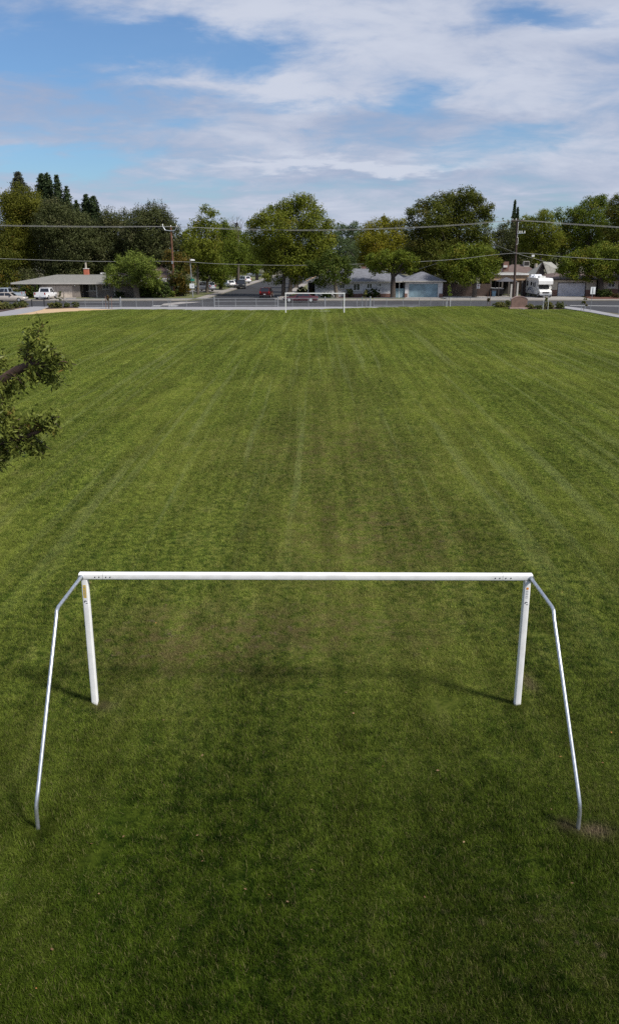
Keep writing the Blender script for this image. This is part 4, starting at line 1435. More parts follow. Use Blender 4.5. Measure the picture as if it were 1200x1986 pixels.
# cab nose
m = MB()
prof = [(-1.80, 0.50), (-1.80, 2.05), (-1.50, 2.04), (-0.95, 1.38), (-0.12, 1.14), (0.0, 1.0), (0.02, 0.5)]
m.prism(prof, 'y', -1.0, 1.0)
m.build('cab', M['rvwhite'], t)
m = MB()
m.hexa([(-0.96, -0.88, 1.40), (-0.96, 0.88, 1.40), (-1.50, 0.84, 2.03), (-1.50, -0.84, 2.03)], [(-0.93, -0.88, 1.43), (-0.93, 0.88, 1.43), (-1.47, 0.84, 2.06), (-1.47, -0.84, 2.06)])
m.build('windscreen', M['glass'], t)
MB().box(0.0, 0.05, -0.55, 0.55, 0.72, 0.98).build('grille', M['plastic'], t)
MB().box(-0.03, 0.10, -1.0, 1.0, 0.42, 0.62).build('bumper', M['chrome'], t)
for s in (-1, 1):
    MB().box(0.0, 0.045, s * 0.78 - 0.17, s * 0.78 + 0.17, 0.74, 0.96).build('headlight', M['lamp'], t)
    m = MB().box(-1.28, -1.16, s * 1.12 - 0.10, s * 1.12 + 0.16, 1.42, 1.80)
    m.bar((-1.3, s * 0.98, 1.5), (-1.22, s * 1.15, 1.55), 0.04, 0.04)
    m.build('mirror', M['lamp'], t)
    y0, y1 = (hw, hw + 0.012) if s > 0 else (-hw - 0.012, -hw)
    m = MB().hexa([(-1.66, s * 1.0 - 0.006, 1.25), (-1.05, s * 1.0 - 0.006, 1.38), (-1.05, s * 1.0 + 0.006, 1.38), (-1.66, s * 1.0 + 0.006, 1.25)],
                  [(-1.66, s * 1.0 - 0.006, 1.95), (-1.50, s * 1.0 - 0.006, 1.95), (-1.50, s * 1.0 + 0.006, 1.95), (-1.66, s * 1.0 + 0.006, 1.95)])
    m.build('cab_window', M['glass'], t)
    for (a0, a1, c0, c1) in ((-7.1, -6.3, 1.75, 2.55), (-4.9, -4.0, 1.85, 2.45), (-3.4, -2.9, 1.75, 2.35), (-2.6, -2.1, 1.65, 2.5)):
        MB().box(a0, a1, y0, y1, c0, c1).build('side_window', M['glass'], t)
    sw = []
    for k in range(13):
        u = k / 12
        sw.append((-6.6 + 4.0 * u, 1.0 + 0.62 * math.sin(math.pi * min(1, u * 1.15)) ** 0.9))
    sw = sw + [(p[0], p[1] - 0.17 + 0.13 * abs(i / 12 - 0.4)) for i, p in enumerate(sw)][::-1]
    MB().prism(sw, 'y', y0, y1).build('stripe', M['rvstripe'], t)
    sw2 = [(p[0] - 0.3, p[1] - 0.28) for p in sw]
    MB().prism(sw2, 'y', y0, y1).build('stripe', M['rvstripe'], t)
m = MB()
m.box(-3.4, -2.4, -0.5, 0.5, 3.152, 3.42)
m.build('roof_unit', M['lamp'], t)
m = MB()
for k, (a, b, hh) in enumerate(((-7.3, -6.4, .42), (-6.4, -5.4, .28), (-5.4, -4.6, .5), (-4.6, -3.7, .22))):
    m.hexa([(a, -0.85, 3.152), (b, -0.85, 3.152), (b, 0.85, 3.152), (a, 0.85, 3.152)], [(a + .2, -0.6, 3.15 + hh), (b - .15, -0.65, 3.15 + hh * .7), (b - .1, 0.5, 3.15 + hh * .8), (a + .1, 0.6, 3.15 + hh)])
m.build('roof_cover', M['tarp'], t)
wheels(t, (-0.85, -5.4), 0.92, 0.40, 0.26)

# ------------------------------------------------------------------ houses
M['roof_grey'] = stripemat('roof_grey', (0.200, 0.195, 0.175), (0.13, 0.125, 0.115), 1, 0.28, 0.15)
M['roof_slate'] = stripemat('roof_slate', (0.150, 0.155, 0.175), (0.095, 0.098, 0.11), 1, 0.28, 0.15, scale=1.5)
M['roof_brown'] = stripemat('roof_brown', (0.125, 0.085, 0.072), (0.075, 0.052, 0.045), 1, 0.28, 0.15, scale=1.5)
M['roof_pale'] = stripemat('roof_pale', (0.27, 0.265, 0.235), (0.19, 0.185, 0.17), 1, 0.28, 0.15)
M['siding_beige'] = stripemat('siding_beige', (0.34, 0.285, 0.235), (0.22, 0.185, 0.155), 0, 0.30, 0.08, scale=1.5)
M['siding_dark'] = stripemat('siding_taupe', (0.24, 0.205, 0.175), (0.16, 0.135, 0.115), 0, 0.30, 0.08, scale=1.5)  # darker brownish siding, same tone on every wall of the beige house
M['door_beige'] = stripemat('door_beige', (0.50, 0.43, 0.36), (0.38, 0.33, 0.28), 0, 0.42, 0.06, scale=1.5)
M['wall_white'] = stripemat('wall_white', (0.60, 0.595, 0.61), (0.50, 0.50, 0.51), 2, 0.22, 0.10, scale=1.0)
M['wall_cream'] = mat('wall_cream', (0.52, 0.47, 0.39), 0.85, 0, 0.06, 1.0)
M['wall_tan'] = mat('wall_tan', (0.42, 0.29, 0.18), 0.85, 0, 0.08, 1.0)
M['wall_grey'] = mat('wall_grey', (0.34, 0.33, 0.31), 0.85, 0, 0.08, 1.0)
M['shingle_dark'] = stripemat('shingle_dark', (0.105, 0.090, 0.078), (0.06, 0.052, 0.046), 2, 0.25, 0.14)
M['trim_white'] = mat('trim_white', (0.66, 0.65, 0.63), 0.6, 0, 0.05, 1.5)
M['trim_grey'] = mat('trim_grey', (0.42, 0.40, 0.37), 0.7, 0, 0.06, 1.5)
M['trim_dark'] = mat('trim_dark', (0.045, 0.036, 0.032), 0.7, 0, 0.1, 2.0)
M['door_blue'] = stripemat('door_blue', (0.21, 0.31, 0.37), (0.17, 0.25, 0.30), 2, 0.55, 0.05, scale=0.8)
M['gate_blue'] = stripemat('gate_blue', (0.27, 0.38, 0.44), (0.15, 0.22, 0.26), 0, 0.28, 0.10, scale=0.8)
M['door_white'] = stripemat('door_white', (0.56, 0.56, 0.60), (0.45, 0.45, 0.49), 2, 0.55, 0.05, scale=0.6)
M['void'] = mat('dark_and_recess_shade', (0.03, 0.027, 0.025), 0.9)  # near-black for dark parts and for shade painted into openings
M['brick'] = brickmat('brick_brown', (0.155, 0.075, 0.055), (0.20, 0.10, 0.075), (0.18, 0.14, 0.12), 2.2)
M['brick_red'] = brickmat('brick_red', (0.46, 0.115, 0.055), (0.36, 0.085, 0.045), (0.38, 0.20, 0.14), 2.5)
M['flue'] = mat('flue_metal', (0.52, 0.46, 0.38), 0.45, 0.4, 0.12, 3.0)
M['fencewood'] = stripemat('fence_boards', (0.070, 0.045, 0.035), (0.025, 0.017, 0.014), 0, 0.16, 0.10, scale=2.0)


def hip_roof(root, x0, x1, y0, y1, ze, zr, hx0, hx1, material, fascia, name='roof', fz=0.20, ridge_y=None):
    """hip (or gable, hx=0) roof over the eave rectangle"""
    yr = (y0 + y1) / 2 if ridge_y is None else ridge_y
    v = [(x0, y0, ze), (x1, y0, ze), (x1, y1, ze), (x0, y1, ze), (x0 + hx0, yr, zr), (x1 - hx1, yr, zr)]
    r = MB().add(v, [(0, 1, 5, 4), (1, 2, 5), (2, 3, 4, 5), (3, 0, 4), (3, 2, 1, 0)]).build(name, material, root)
    e = 0.03
    m = MB()
    m.box(x0 - e, x1 + e, y0 - e, y0 + 0.06, ze - fz, ze - 0.002)
    m.box(x0 - e, x1 + e, y1 - 0.06, y1 + e, ze - fz, ze - 0.002)
    m.box(x0 - e, x0 + 0.06, y0 + 0.061, y1 - 0.061, ze - fz, ze - 0.002)
    m.box(x1 - 0.06, x1 + e, y0 + 0.061, y1 - 0.061, ze - fz, ze - 0.002)
    m.build('fascia', fascia, root)
    return r


def window(root, x0, x1, z0, z1, y, frame='trim_white', bars=1, fw=0.12):
    """window in a wall whose face is at y (camera side)"""
    m = MB()
    yy0, yy1 = y - 0.06, y + 0.05
    m.box(x0, x1, yy0, yy1, z0, z0 + fw).box(x0, x1, yy0, yy1, z1 - fw, z1)
    m.box(x0, x0 + fw, yy0, yy1, z0 + fw, z1 - fw).box(x1 - fw, x1, yy0, yy1, z0 + fw, z1 - fw)
    for k in range(bars):
        xc = x0 + (x1 - x0) * (k + 1) / (bars + 1)
        m.box(xc - fw * 0.4, xc + fw * 0.4, yy0 + 0.01, yy1, z0 + fw, z1 - fw)
    f = m.build('window', M[frame], root)
    MB().box(x0 + fw * .5, x1 - fw * .5, y - 0.018, y + 0.03, z0 + fw * .5, z1 - fw * .5).build('pane', M['pane'], f)
    MB().box(x0 - 0.08, x1 + 0.08, y - 0.12, y - 0.061, z0 - 0.07, z0 - 0.003).build('sill', M[frame], f)
    return f


def part(root, name, material, *b):
    m = MB()
    for q in b:
        m.box(*q)
    return m.build(name, M[material], root)


# --- beige house at left
D = 146.0
ox = X(150, D)
hA = thing('house', 'long low beige house with a grey hip roof and a red brick chimney', 'house', (ox, D, 0), 0, 'single storey houses beyond the road')
lx = lambda px, d=D, z=0: X(px, d, z) - ox
wt = Z(549.5, D - 0.6) - 0.12
part(hA, 'wall', 'siding_dark', (lx(38), lx(79), 0, 0.2, 0, wt), (lx(142.5), lx(157), 0, 0.2, 0, wt), (lx(38), lx(38) + .2, 0.2, 10.6, 0, wt), (lx(38), lx(300), 10.4, 10.6, 0, wt), (lx(300) - .2, lx(300), 1.8, 10.4, 0, wt),
     (lx(157) - .2, lx(157), 0.2, 1.6, 0, wt), (lx(157) - .2, lx(300), 1.6, 1.8, 0, wt), (lx(79), lx(142.5), 0, 0.2, wt - 0.30, wt))
part(hA, 'garage_door', 'door_beige', (lx(79) + .02, lx(110.5) - .03, 0.06, 0.14, 0.06, wt - 0.30))
part(hA, 'garage_door', 'door_beige', (lx(110.5) + .03, lx(142.5) - .02, 0.06, 0.14, 0.06, wt - 0.30))
hip_roof(hA, lx(27), lx(304), -0.6, 11.2, wt + 0.22, Z(532.5, D + 5.3), lx(97) - lx(27), 4.5, M['roof_grey'], M['trim_grey'], fz=0.24)
part(hA, 'soffit', 'trim_grey', (lx(27) + .08, lx(304) - .08, -0.5, 1.55, wt + 0.005, wt + 0.03))
window(hA, lx(165), lx(184.5), 1.05, 2.25, 1.6, 'trim_grey', 2)
window(hA, lx(196), lx(209.5), 1.35, 2.25, 1.6, 'trim_grey', 1)
window(hA, lx(282), lx(296), 1.1, 2.2, 1.6, 'trim_white', 1)
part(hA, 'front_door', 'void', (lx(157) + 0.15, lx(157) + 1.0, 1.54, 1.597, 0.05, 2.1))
for px in (188.5, 223.0):
    part(hA, 'porch_post', 'trim_grey', (lx(px) - .07, lx(px) + .07, 0.15, 0.29, 0, wt))
p = MB().tube([(lx(148), -0.003, wt - 0.22), (lx(148), -0.12, wt - 0.25)], 0.11, 8).build('porch_light', M['lamp'], hA)
dch = D + 5.6
xc = X(168.5, dch, 4) - ox
zt2 = Z(521.5, dch)
ch = part(hA, 'chimney', 'brick_red', (xc - 0.40, xc + 0.40, 5.2, 5.9, 3.0, zt2))
part(ch, 'cap', 'trim_white', (xc - 0.45, xc + 0.45, 5.15, 5.95, zt2, zt2 + 0.08))
MB().tube([(xc - 0.05, 5.55, zt2 + 0.08), (xc - 0.05, 5.55, zt2 + 0.75), (xc - 0.05, 5.55, zt2 + 1.05)], [0.17, 0.15, 0.15], 10).build('flue', M['flue'], ch)
dv = D + 6.0
xv = X(200, dv, 4) - ox
zv = Z(531.5, dv)
vt = part(hA, 'roof_vent', 'void', (xv - 0.3, xv + 0.3, 5.8, 6.4, 3.4, zv))
part(vt, 'cap', 'trim_white', (xv - 0.4, xv + 0.4, 5.7, 6.5, zv, zv + 0.22))

# --- brown roofed house behind the mulberry at left
D = 158.0
ox = X(318, D)
hB = thing('house', 'brown roofed house peeping out between the mulberry and the wooden pole', 'house', (ox, D, 0), 0.10, 'single storey houses beyond the road')
lx = lambda px, d=D, z=0: X(px, d, z) - ox
part(hB, 'wall', 'wall_grey', (lx(285), lx(333), 0, 0.2, 0, 2.6), (lx(333) - 0.2, lx(333), 0.2, 9.8, 0, 2.6), (lx(285), lx(285) + 0.2, 0.2, 9.8, 0, 2.6), (lx(285), lx(333), 9.8, 10.0, 0, 2.6))
hip_roof(hB, lx(280), lx(338), -0.6, 10.6, 2.85, 5.3, 2.6, 2.6, M['roof_brown'], M['trim_white'])
window(hB, lx(313), lx(321), 1.0, 2.1, 0, 'trim_white', 1)
part(hB, 'chimney', 'brick', (lx(312), lx(317), 4.0, 4.7, 4.0, 6.1))

# --- white house in the centre
D = 147.3
ox = X(712, D)
hC = thing('house', 'long white house with slate roof, brick base and pale blue garage door', 'house', (ox, D, 0), 0, 'single storey houses beyond the road')
lx = lambda px, d=D, z=0: X(px, d, z) - ox
ze = Z(545.8, D - 0.7)
wt = ze - 0.14
zg = Z(545.0, D - 0.7)
part(hC, 'wall', 'wall_white', (lx(611), lx(757), 0, 0.2, 0.0, wt), (lx(611), lx(611) + .2, 0.2, 9.6, 0, wt), (lx(611), lx(784), 9.6, 9.8, 0, wt), (lx(757) - .2, lx(757), 0.2, 3.0, 0, wt),
     (lx(757) - 0.2, lx(784), 3.0, 3.2, 0, wt))
part(hC, 'brick_base', 'brick', (lx(667), lx(757.3), -0.09, 0.0, 0.0, Z(569.5, D)))
part(hC, 'garage_wall', 'wall_white', (lx(784), lx(790.5), -0.35, -0.15, 0, wt), (lx(848), lx(856.5), -0.35, -0.15, 0, wt), (lx(790.5), lx(848), -0.35, -0.15, Z(550.5, D), wt), (lx(856.5) - .2, lx(856.5), -0.15, 6.6, 0, wt),
     (lx(784), lx(784) + .2, -0.15, 6.6, 0, wt), (lx(784), lx(856.5), 6.6, 6.8, 0, wt))
part(hC, 'brick_pillar', 'brick', (lx(783.4), lx(788.6), -0.46, -0.351, 0, Z(569, D)))
part(hC, 'brick_pillar', 'brick', (lx(850), lx(857), -0.46, -0.351, 0, Z(569, D)))
gd = part(hC, 'garage_door', 'door_blue', (lx(790.5) + .02, lx(848) - .02, -0.25, -0.18, 0.05, Z(550.5, D) - 0.01))
part(gd, 'frame', 'trim_white', (lx(790.5), lx(791.4), -0.38, -0.351, 0, Z(550.5, D)), (lx(847.2), lx(848.2), -0.38, -0.351, 0, Z(550.5, D)))
part(hC, 'side_gate', 'gate_blue', (lx(762), lx(773) - .03, -0.12, -0.04, 0.05, 1.50), (lx(773) + .03, lx(783.2), -0.12, -0.04, 0.05, 1.50))
part(hC, 'gate_post', 'trim_white', (lx(773) - .06, lx(773) + .06, -0.14, -0.02, 0, wt), (lx(760.5), lx(762) - .02, -0.14, -0.02, 0, wt))
part(hC, 'porch_shade_sheet', 'void', (lx(757) + .01, lx(784) - .01, 2.94, 2.99, 0.0, wt))  # near-black sheet before the white wall, painted shade of the opening
part(hC, 'house_number', 'trim_white', (lx(785.2), lx(789.6), -0.40, -0.352, wt - 0.52, wt - 0.08))
part(hC, 'number_mark', 'greyink', (lx(786.6), lx(788.2), -0.41, -0.401, wt - 0.38, wt - 0.2))
window(hC, lx(657.5), lx(668.5), Z(560, D), Z(549.3, D), 0, 'trim_white', 1)
window(hC, lx(684), lx(697.8), Z(564, D), Z(549.2, D), 0, 'trim_white', 1)
window(hC, lx(710), lx(721), Z(560, D), Z(549.2, D), 0, 'trim_white', 1)
window(hC, lx(731), lx(738.7), Z(556.8, D), Z(549, D), 0, 'trim_white', 1)
hip_roof(hC, lx(593), lx(792), -0.7, 10.4, ze, Z(521, D + 4.85), lx(643) - lx(593), 3.0, M['roof_slate'], M['trim_grey'], fz=0.16)
hip_roof(hC, lx(779.5), lx(861.5), -1.0, 7.2, zg + 0.03, Z(527, D + 3.1) + 0.0, (lx(861.5) - lx(779.5)) / 2 - 0.25, (lx(861.5) - lx(779.5)) / 2 - 0.25, M['roof_slate'], M['trim_grey'], fz=0.16)
part(hC, 'porch_post', 'trim_white', (lx(596.5), lx(598), 0.2, 0.35, 0, wt))
part(hC, 'porch_shade_sheet', 'void', (lx(597), lx(611) - .01, 4.0, 4.2, 0, wt))  # dark sheet standing in for shade inside the open porch end
MB().add([(lx(593) - .03, -0.72, ze + 0.01), (lx(593) + .12, -0.72, ze + 0.01), (lx(643) + .12, 4.85, Z(521, D + 4.85) + 0.05), (lx(643) - .05, 4.85, Z(521, D + 4.85) + 0.05),
          (lx(593) - .03, -0.72, ze + 0.08), (lx(593) + .12, -0.72, ze + 0.08), (lx(643) + .12, 4.85, Z(521, D + 4.85) + 0.13), (lx(643) - .05, 4.85, Z(521, D + 4.85) + 0.13)],
         [(0, 1, 2, 3), (4, 5, 6, 7), (0, 1, 5, 4), (1, 2, 6, 5), (2, 3, 7, 6), (3, 0, 4, 7)]).build('hip_tile', M['wall_tan'], hC)
for px, py in ((729, 539.5), (707, 540.5)):
    q = P(px, py, D + 1.0)
    MB().tube([(q[0] - ox, 1.0, q[2] - 0.35), (q[0] - ox, 1.0, q[2] + 0.10)], 0.07, 8).build('roof_vent', M['lamp'], hC)
q = P(705, 522.5, D + 5.2)
part(hC, 'chimney', 'brick', (q[0] - ox - .35, q[0] - ox + .35, 4.9, 5.6, 4.0, q[2] + 0.45))
# farther roof ridge behind the white house
D = 166.0
ox = X(735, D)
hX = thing('house', 'pale roof ridge of a house behind the white house, mostly hidden', 'house', (ox, D, 0), 0, 'single storey houses beyond the road')
part(hX, 'wall', 'wall_grey', (-5.0, 5.0, 0, 8, 0, 2.7))
hip_roof(hX, -5.6, 5.6, -0.6, 8.6, 2.9, Z(524, D + 4), 4.2, 4.2, M['roof_grey'], M['trim_white'])

# --- tan flat roofed building with a carport
D = 152.0
ox = X(985, D)
hD = thing('house', 'tan flat roofed building with a dark open carport behind the dark pole', 'house', (ox, D, 0), 0, 'single storey houses beyond the road')
lx = lambda px, d=D, z=0: X(px, d, z) - ox
z1, z2, z3 = Z(543.5, D), Z(533, D), Z(530.6, D)
part(hD, 'roof', 'roof_pale', (lx(946), lx(1024), -0.25, 9, z2 + .001, z3))
part(hD, 'fascia', 'trim_white', (lx(962), lx(1021), -0.32, -0.251, z2 - 0.02, z3 + 0.02))
part(hD, 'wall', 'wall_tan', (lx(948), lx(1022), 0, 0.25, z1, z2), (lx(948), lx(948) + .25, 0.25, 8.6, z1, z2))
part(hD, 'back_wall', 'void', (lx(946), lx(1022), 8.4, 8.6, 0, z2))  # wall made near-black, carport shade put into its colour
for px in (949.5, 972, 985, 1010.5):
    part(hD, 'carport_post', 'shingle_dark', (lx(px) - 0.13, lx(px) + 0.13, 0.02, 0.24, 0, z1))  # posts darkened to carry the carport's shade in their colour
part(hD, 'side_wall', 'fencewood', (lx(1013), lx(1021), 0.3, 0.5, 0, z1))
# gazebo
Dg = 149.5
og = X(979, Dg)
t = thing('gazebo', 'dark canopy gazebo standing in front of the tan carport', 'gazebo', (og, Dg, 0))
M['canopy'] = mat('canopy_cloth', (0.085, 0.085, 0.095), 0.7)
z1, z2 = Z(545.5, Dg), Z(537.5, Dg)
m = MB().add([(-1.6, -1.5, z1), (1.6, -1.5, z1), (1.6, 1.5, z1), (-1.6, 1.5, z1), (0, 0, z2)], [(0, 1, 4), (1, 2, 4), (2, 3, 4), (3, 0, 4), (3, 2, 1, 0)])
m.build('canopy', M['canopy'], t)
for sx in (-1.5, 1.5):
    for sy in (-1.4, 1.4):
        part(t, 'leg', 'trim_dark', (sx - .06, sx + .06, sy - .06, sy + .06, 0, z1 - 0.002))
# bins
M['bin_blue'] = mat('bin_blue', (0.05, 0.10, 0.16), 0.6)
t = thing('wheelie_bin', 'dark blue wheelie bin standing under the tan carport edge', 'bin', (X(956, 148.5), 148.5, 0.08))
MB().hexa([(-.26, -.3, 0.08), (.26, -.3, 0.08), (.26, .3, 0.08), (-.26, .3, 0.08)], [(-.34, -.38, 1.05), (.34, -.38, 1.05), (.34, .38, 1.05), (-.34, .38, 1.05)]).build('body', M['bin_blue'], t)
part(t, 'lid', 'trim_dark', (-.38, .38, -.42, .42, 1.051, 1.12))
for s in (-.25, .25):
    MB().tube([(s - .04, .3, 0.1), (s + .04, .3, 0.1)], 0.1, 10).build('wheel', M['tyre'], t)
t = thing('trailer', 'low white topped trailer box parked under the dark carport', 'trailer', (X(963, 150.6), 150.6, 0.08))
part(t, 'body', 'trim_dark', (-0.9, 0.9, -0.6, 1.6, 0.35, 1.25))
part(t, 'cover', 'trim_white', (-0.95, 0.95, -0.65, 1.65, 1.251, 1.36))
for s in (-.8, .8):
    MB().tube([(s - .09, .4, 0.32), (s + .09, .4, 0.32)], 0.31, 12).build('wheel', M['tyre'], t)

# --- houses at right
D = 168.0
ox = X(1006, D)
hE = thing('house', 'low brown roofed house with a rooftop cooler box behind the tan building', 'house', (ox, D, 0), 0, 'single storey houses beyond the road')
lx = lambda px, d=D, z=0: X(px, d, z) - ox
part(hE, 'wall', 'wall_tan', (lx(972), lx(1040), 0, 9.0, 0, 3.0))
hip_roof(hE, lx(968), lx(1046), -0.6, 9.6, Z(532, D), Z(513, D + 4.5), 3.0, 2.0, M['roof_brown'], M['trim_dark'])
dd = D + 3.6
bx_ = part(hE, 'rooftop_cooler', 'trim_grey', (X(1014.5, dd, 5) - ox, X(1025.5, dd, 5) - ox, 3.4, 4.4, Z(520, dd), Z(506.5, dd)))
part(bx_, 'louvre', 'void', (X(1015.3, dd, 5) - ox, X(1024.7, dd, 5) - ox, 3.38, 3.398, Z(515, dd), Z(507.5, dd)))
dd = D + 1.6
ch = part(hE, 'chimney', 'brick', (X(975, dd, 5) - ox, X(985, dd, 5) - ox, 1.2, 2.0, 3.0, Z(507.5, dd)))
part(ch, 'flashing', 'trim_white', (X(974.5, dd, 5) - ox, X(982, dd, 5) - ox, 1.0, 1.18, Z(518.5, dd), Z(514.5, dd)))
dd = D - 1.5
MB().tube([(X(1037.5, dd, 5) - ox, -1.5, Z(533, dd)), (X(1038.5, dd, 5) - ox, -1.5, Z(511, dd))], 0.28, 10).build('flue', M['flue'], hE)

D = 158.0
ox = X(1062, D)
hF = thing('house', 'tall grey roofed house with a dark shingled gable behind the motorhome', 'house', (ox, D, 0), 0, 'single storey houses beyond the road')
lx = lambda px, d=D, z=0: X(px, d, z) - ox
zpk, zel = Z(508, D), Z(537, D)
part(hF, 'wall', 'wall_cream', (lx(1036), lx(1105), 0.3, 10, 0, zel))
# gable facing the camera-left, ridge running back to the right
gx0, gx1, gpk = lx(1032.5), lx(1056.5), lx(1045.5)
MB().prism([(gx0 + .2, zel - 0.3), (gpk, zpk - 0.18), (gx1 - .1, zel - 0.3)], 'y', 0.0, 0.3).build('gable', M['shingle_dark'], hF)
rx, ry, rz_ = lx(1073), 3.5, Z(508.2, D + 3.5)
m = MB().add([(gpk, -0.35, zpk), (gx1 + .25, -0.35, zel - 0.25), (lx(1112), 1.5, zel - 0.25), (rx, ry, rz_), (gx0 - .2, -0.35, zel - 0.25), (gx0 - .2, 9.0, zel - 0.25), (rx, 9.0, rz_), (lx(1112), 9.0, zel - 0.25)],
             [(0, 1, 2, 3), (0, 3, 6, 5, 4), (2, 7, 6, 3)])
m.build('roof', M['roof_pale'], hF)
m = MB()
m.bar((gx0 - .2, -0.40, zel - 0.32), (gpk, -0.40, zpk - 0.04), 0.10, 0.22)
m.bar((gpk, -0.40, zpk - 0.04), (gx1 + .25, -0.40, zel - 0.32), 0.10, 0.22)
m.build('bargeboard', M['trim_dark'], hF)

D = 150.0
ox = X(1110, D)
hG = thing('house', 'cream house with a brown roof and pale double garage door at right', 'house', (ox, D, 0), 0, 'single storey houses beyond the road')
lx = lambda px, d=D, z=0: X(px, d, z) - ox
wt = Z(543.2, D)
part(hG, 'wall', 'wall_cream', (lx(1064), lx(1078.5), 0, 0.2, 0, wt), (lx(1133), lx(1153), 0, 0.2, 0, wt), (lx(1078.5), lx(1133), 0, 0.2, Z(548, D), wt), (lx(1170), lx(1260), 1.2, 1.4, 0, wt), (lx(1064), lx(1064) + .2, .2, 10, 0, wt),
     (lx(1064), lx(1260), 10, 10.2, 0, wt), (lx(1153) - .2, lx(1153), .2, 1.2, 0, wt), (lx(1153), lx(1170), 2.6, 2.8, 0, wt))
part(hG, 'brick_base', 'brick', (lx(1064), lx(1078.2), -0.08, 0, 0, Z(562, D)), (lx(1133.6), lx(1153), -0.08, 0, 0, Z(562, D)))
part(hG, 'brick_base', 'brick', (lx(1172), lx(1260), 1.12, 1.2, 0, Z(561, D)))
part(hG, 'garage_door', 'door_white', (lx(1079.6), lx(1132), 0.05, 0.13, 0.06, Z(549.2, D)))
part(hG, 'door_trim', 'trim_dark', (lx(1078.5), lx(1079.5), -0.06, 0.05, 0, Z(548, D)), (lx(1132.1), lx(1133.2), -0.06, 0.05, 0, Z(548, D)), (lx(1079.5) + .001, lx(1132.1) - .001, -0.06, 0.05, Z(549.2, D), Z(548, D)))
part(hG, 'entrance', 'void', (lx(1153), lx(1170), 2.5, 2.59, 0, wt))  # near-black sheet before the cream wall, stands in for doorway shade
part(hG, 'porch_post', 'trim_dark', (lx(1196), lx(1197.3), -0.1, 0.05, 0, wt))
window(hG, lx(1180), lx(1194), Z(558, D), Z(546.5, D), 1.2, 'trim_white', 1)
window(hG, lx(1215), lx(1236), Z(558, D), Z(546.5, D), 1.2, 'trim_white', 2)
hip_roof(hG, lx(1056), lx(1270), -0.7, 10.8, wt + 0.22, Z(527.5, D + 4.6), lx(1094) - lx(1056), 5.0, M['roof_brown'], M['trim_dark'], fz=0.22)
hip_roof(hG, lx(1180), lx(1250), -1.2, 8.0, wt + 0.26, Z(524, D + 3.0), 3.0, 3.0, M['roof_brown'], M['trim_dark'], name='porch_roof', fz=0.22)

# --- board fence between the white house and the carport
D = 150.0
a = X(857, D)
t = thing('board_fence', 'dark brown wooden board fence right of the pale blue garage', 'fence', (a, D, 0))
m = MB()
ln_ = X(949, D) - a
k = 0
xx = 0.0
while xx < ln_:
    hgt = 2.15 + random.uniform(-0.03, 0.03)
    m.box(xx, xx + 0.148, random.uniform(-0.012, 0.0), 0.022, 0.03, hgt)
    xx += 0.156
m.build('boards', M['fencewood'], t)
part(t, 'rail', 'trim_dark', (0, ln_, 0.024, 0.10, 0.45, 0.55))
part(t, 'rail', 'trim_dark', (0, ln_, 0.024, 0.10, 1.75, 1.85))
for k in range(5):
    xx = ln_ * k / 4
    part(t, 'post', 'trim_dark', (xx - .05, xx + .05, 0.102, 0.2, 0, 2.2))
# post beside the motorhome drive
for px in (989.5, 1001.5):
    t = thing('fence_post', ('left' if px < 995 else 'right') + ' of the two pale wooden posts flanking the dark utility pole', 'post', (X(px, 146.5), 146.5, 0.05), 0, 'pale posts by the dark pole')
    part(t, 'shaft', 'trim_grey', (-0.13, 0.13, -0.1, 0.1, 0, 2.35 if px > 995 else 2.1))
    part(t, 'cap', 'trim_grey', (-0.16, 0.16, -0.13, 0.13, 2.351 if px > 995 else 2.101, 2.43 if px > 995 else 2.17))

# no-parking plate on the mulberry trunk
D = 145.0
t = thing('parking_sign', 'small white sign with a red ring on the trunk right of the board fence', 'sign', (X(925.5, D), D, Z(559.5, D)))
part(t, 'plate', 'signwhite', (-0.27, 0.27, -0.02, 0.0, 0, 0.74))
m = MB()
for k in range(16):
    a0, a1 = k * PI / 8, (k + 1) * PI / 8
    m.bar((0.14 * math.cos(a0), -0.028, 0.48 + 0.14 * math.sin(a0)), (0.14 * math.cos(a1), -0.028, 0.48 + 0.14 * math.sin(a1)), 0.02, 0.05)
m.build('ring', M['signred'], t)
part(t, 'mark', 'ink', (-0.05, 0.05, -0.03, -0.021, 0.40, 0.56), (-0.16, 0.16, -0.03, -0.021, 0.14, 0.20))

# ------------------------------------------------------------------ trees and shrubs
LM = {}
LM['olive'] = leafmat('leaves_olive', (0.06, 0.068, 0.007), (0.15, 0.152, 0.02), (0.15, 0.115, 0.018), 0.12, 0.30)
LM['orange'] = leafmat('leaves_autumn', (0.05, 0.062, 0.008), (0.12, 0.128, 0.018), (0.18, 0.11, 0.018), 0.15, 0.35)
LM['conif'] = leafmat('needles_dark', (0.022, 0.036, 0.014), (0.060, 0.086, 0.034), None, 0, 0.5, 0.15)
LM['cedar'] = leafmat('needles_grey', (0.036, 0.042, 0.030), (0.080, 0.088, 0.058), None, 0, 0.5, 0.15)
LM['oak'] = leafmat('leaves_dark_oak', (0.034, 0.042, 0.012), (0.09, 0.102, 0.036), (0.115, 0.112, 0.05), 0.2, 0.35, 0.2)
LM['mulb'] = leafmat('leaves_mulberry', (0.082, 0.118, 0.016), (0.2, 0.245, 0.046), (0.21, 0.19, 0.06), 0.12, 0.5)
LM['mulb2'] = leafmat('leaves_mulberry_dark', (0.06, 0.088, 0.008), (0.175, 0.212, 0.024), (0.205, 0.175, 0.022), 0.14, 0.5)
LM['green'] = leafmat('leaves_green', (0.074, 0.098, 0.008), (0.200, 0.222, 0.028), (0.205, 0.18, 0.026), 0.15, 0.35)
LM['street'] = leafmat('leaves_street_tree', (0.056, 0.086, 0.008), (0.152, 0.19, 0.024), (0.18, 0.15, 0.022), 0.1, 0.35)
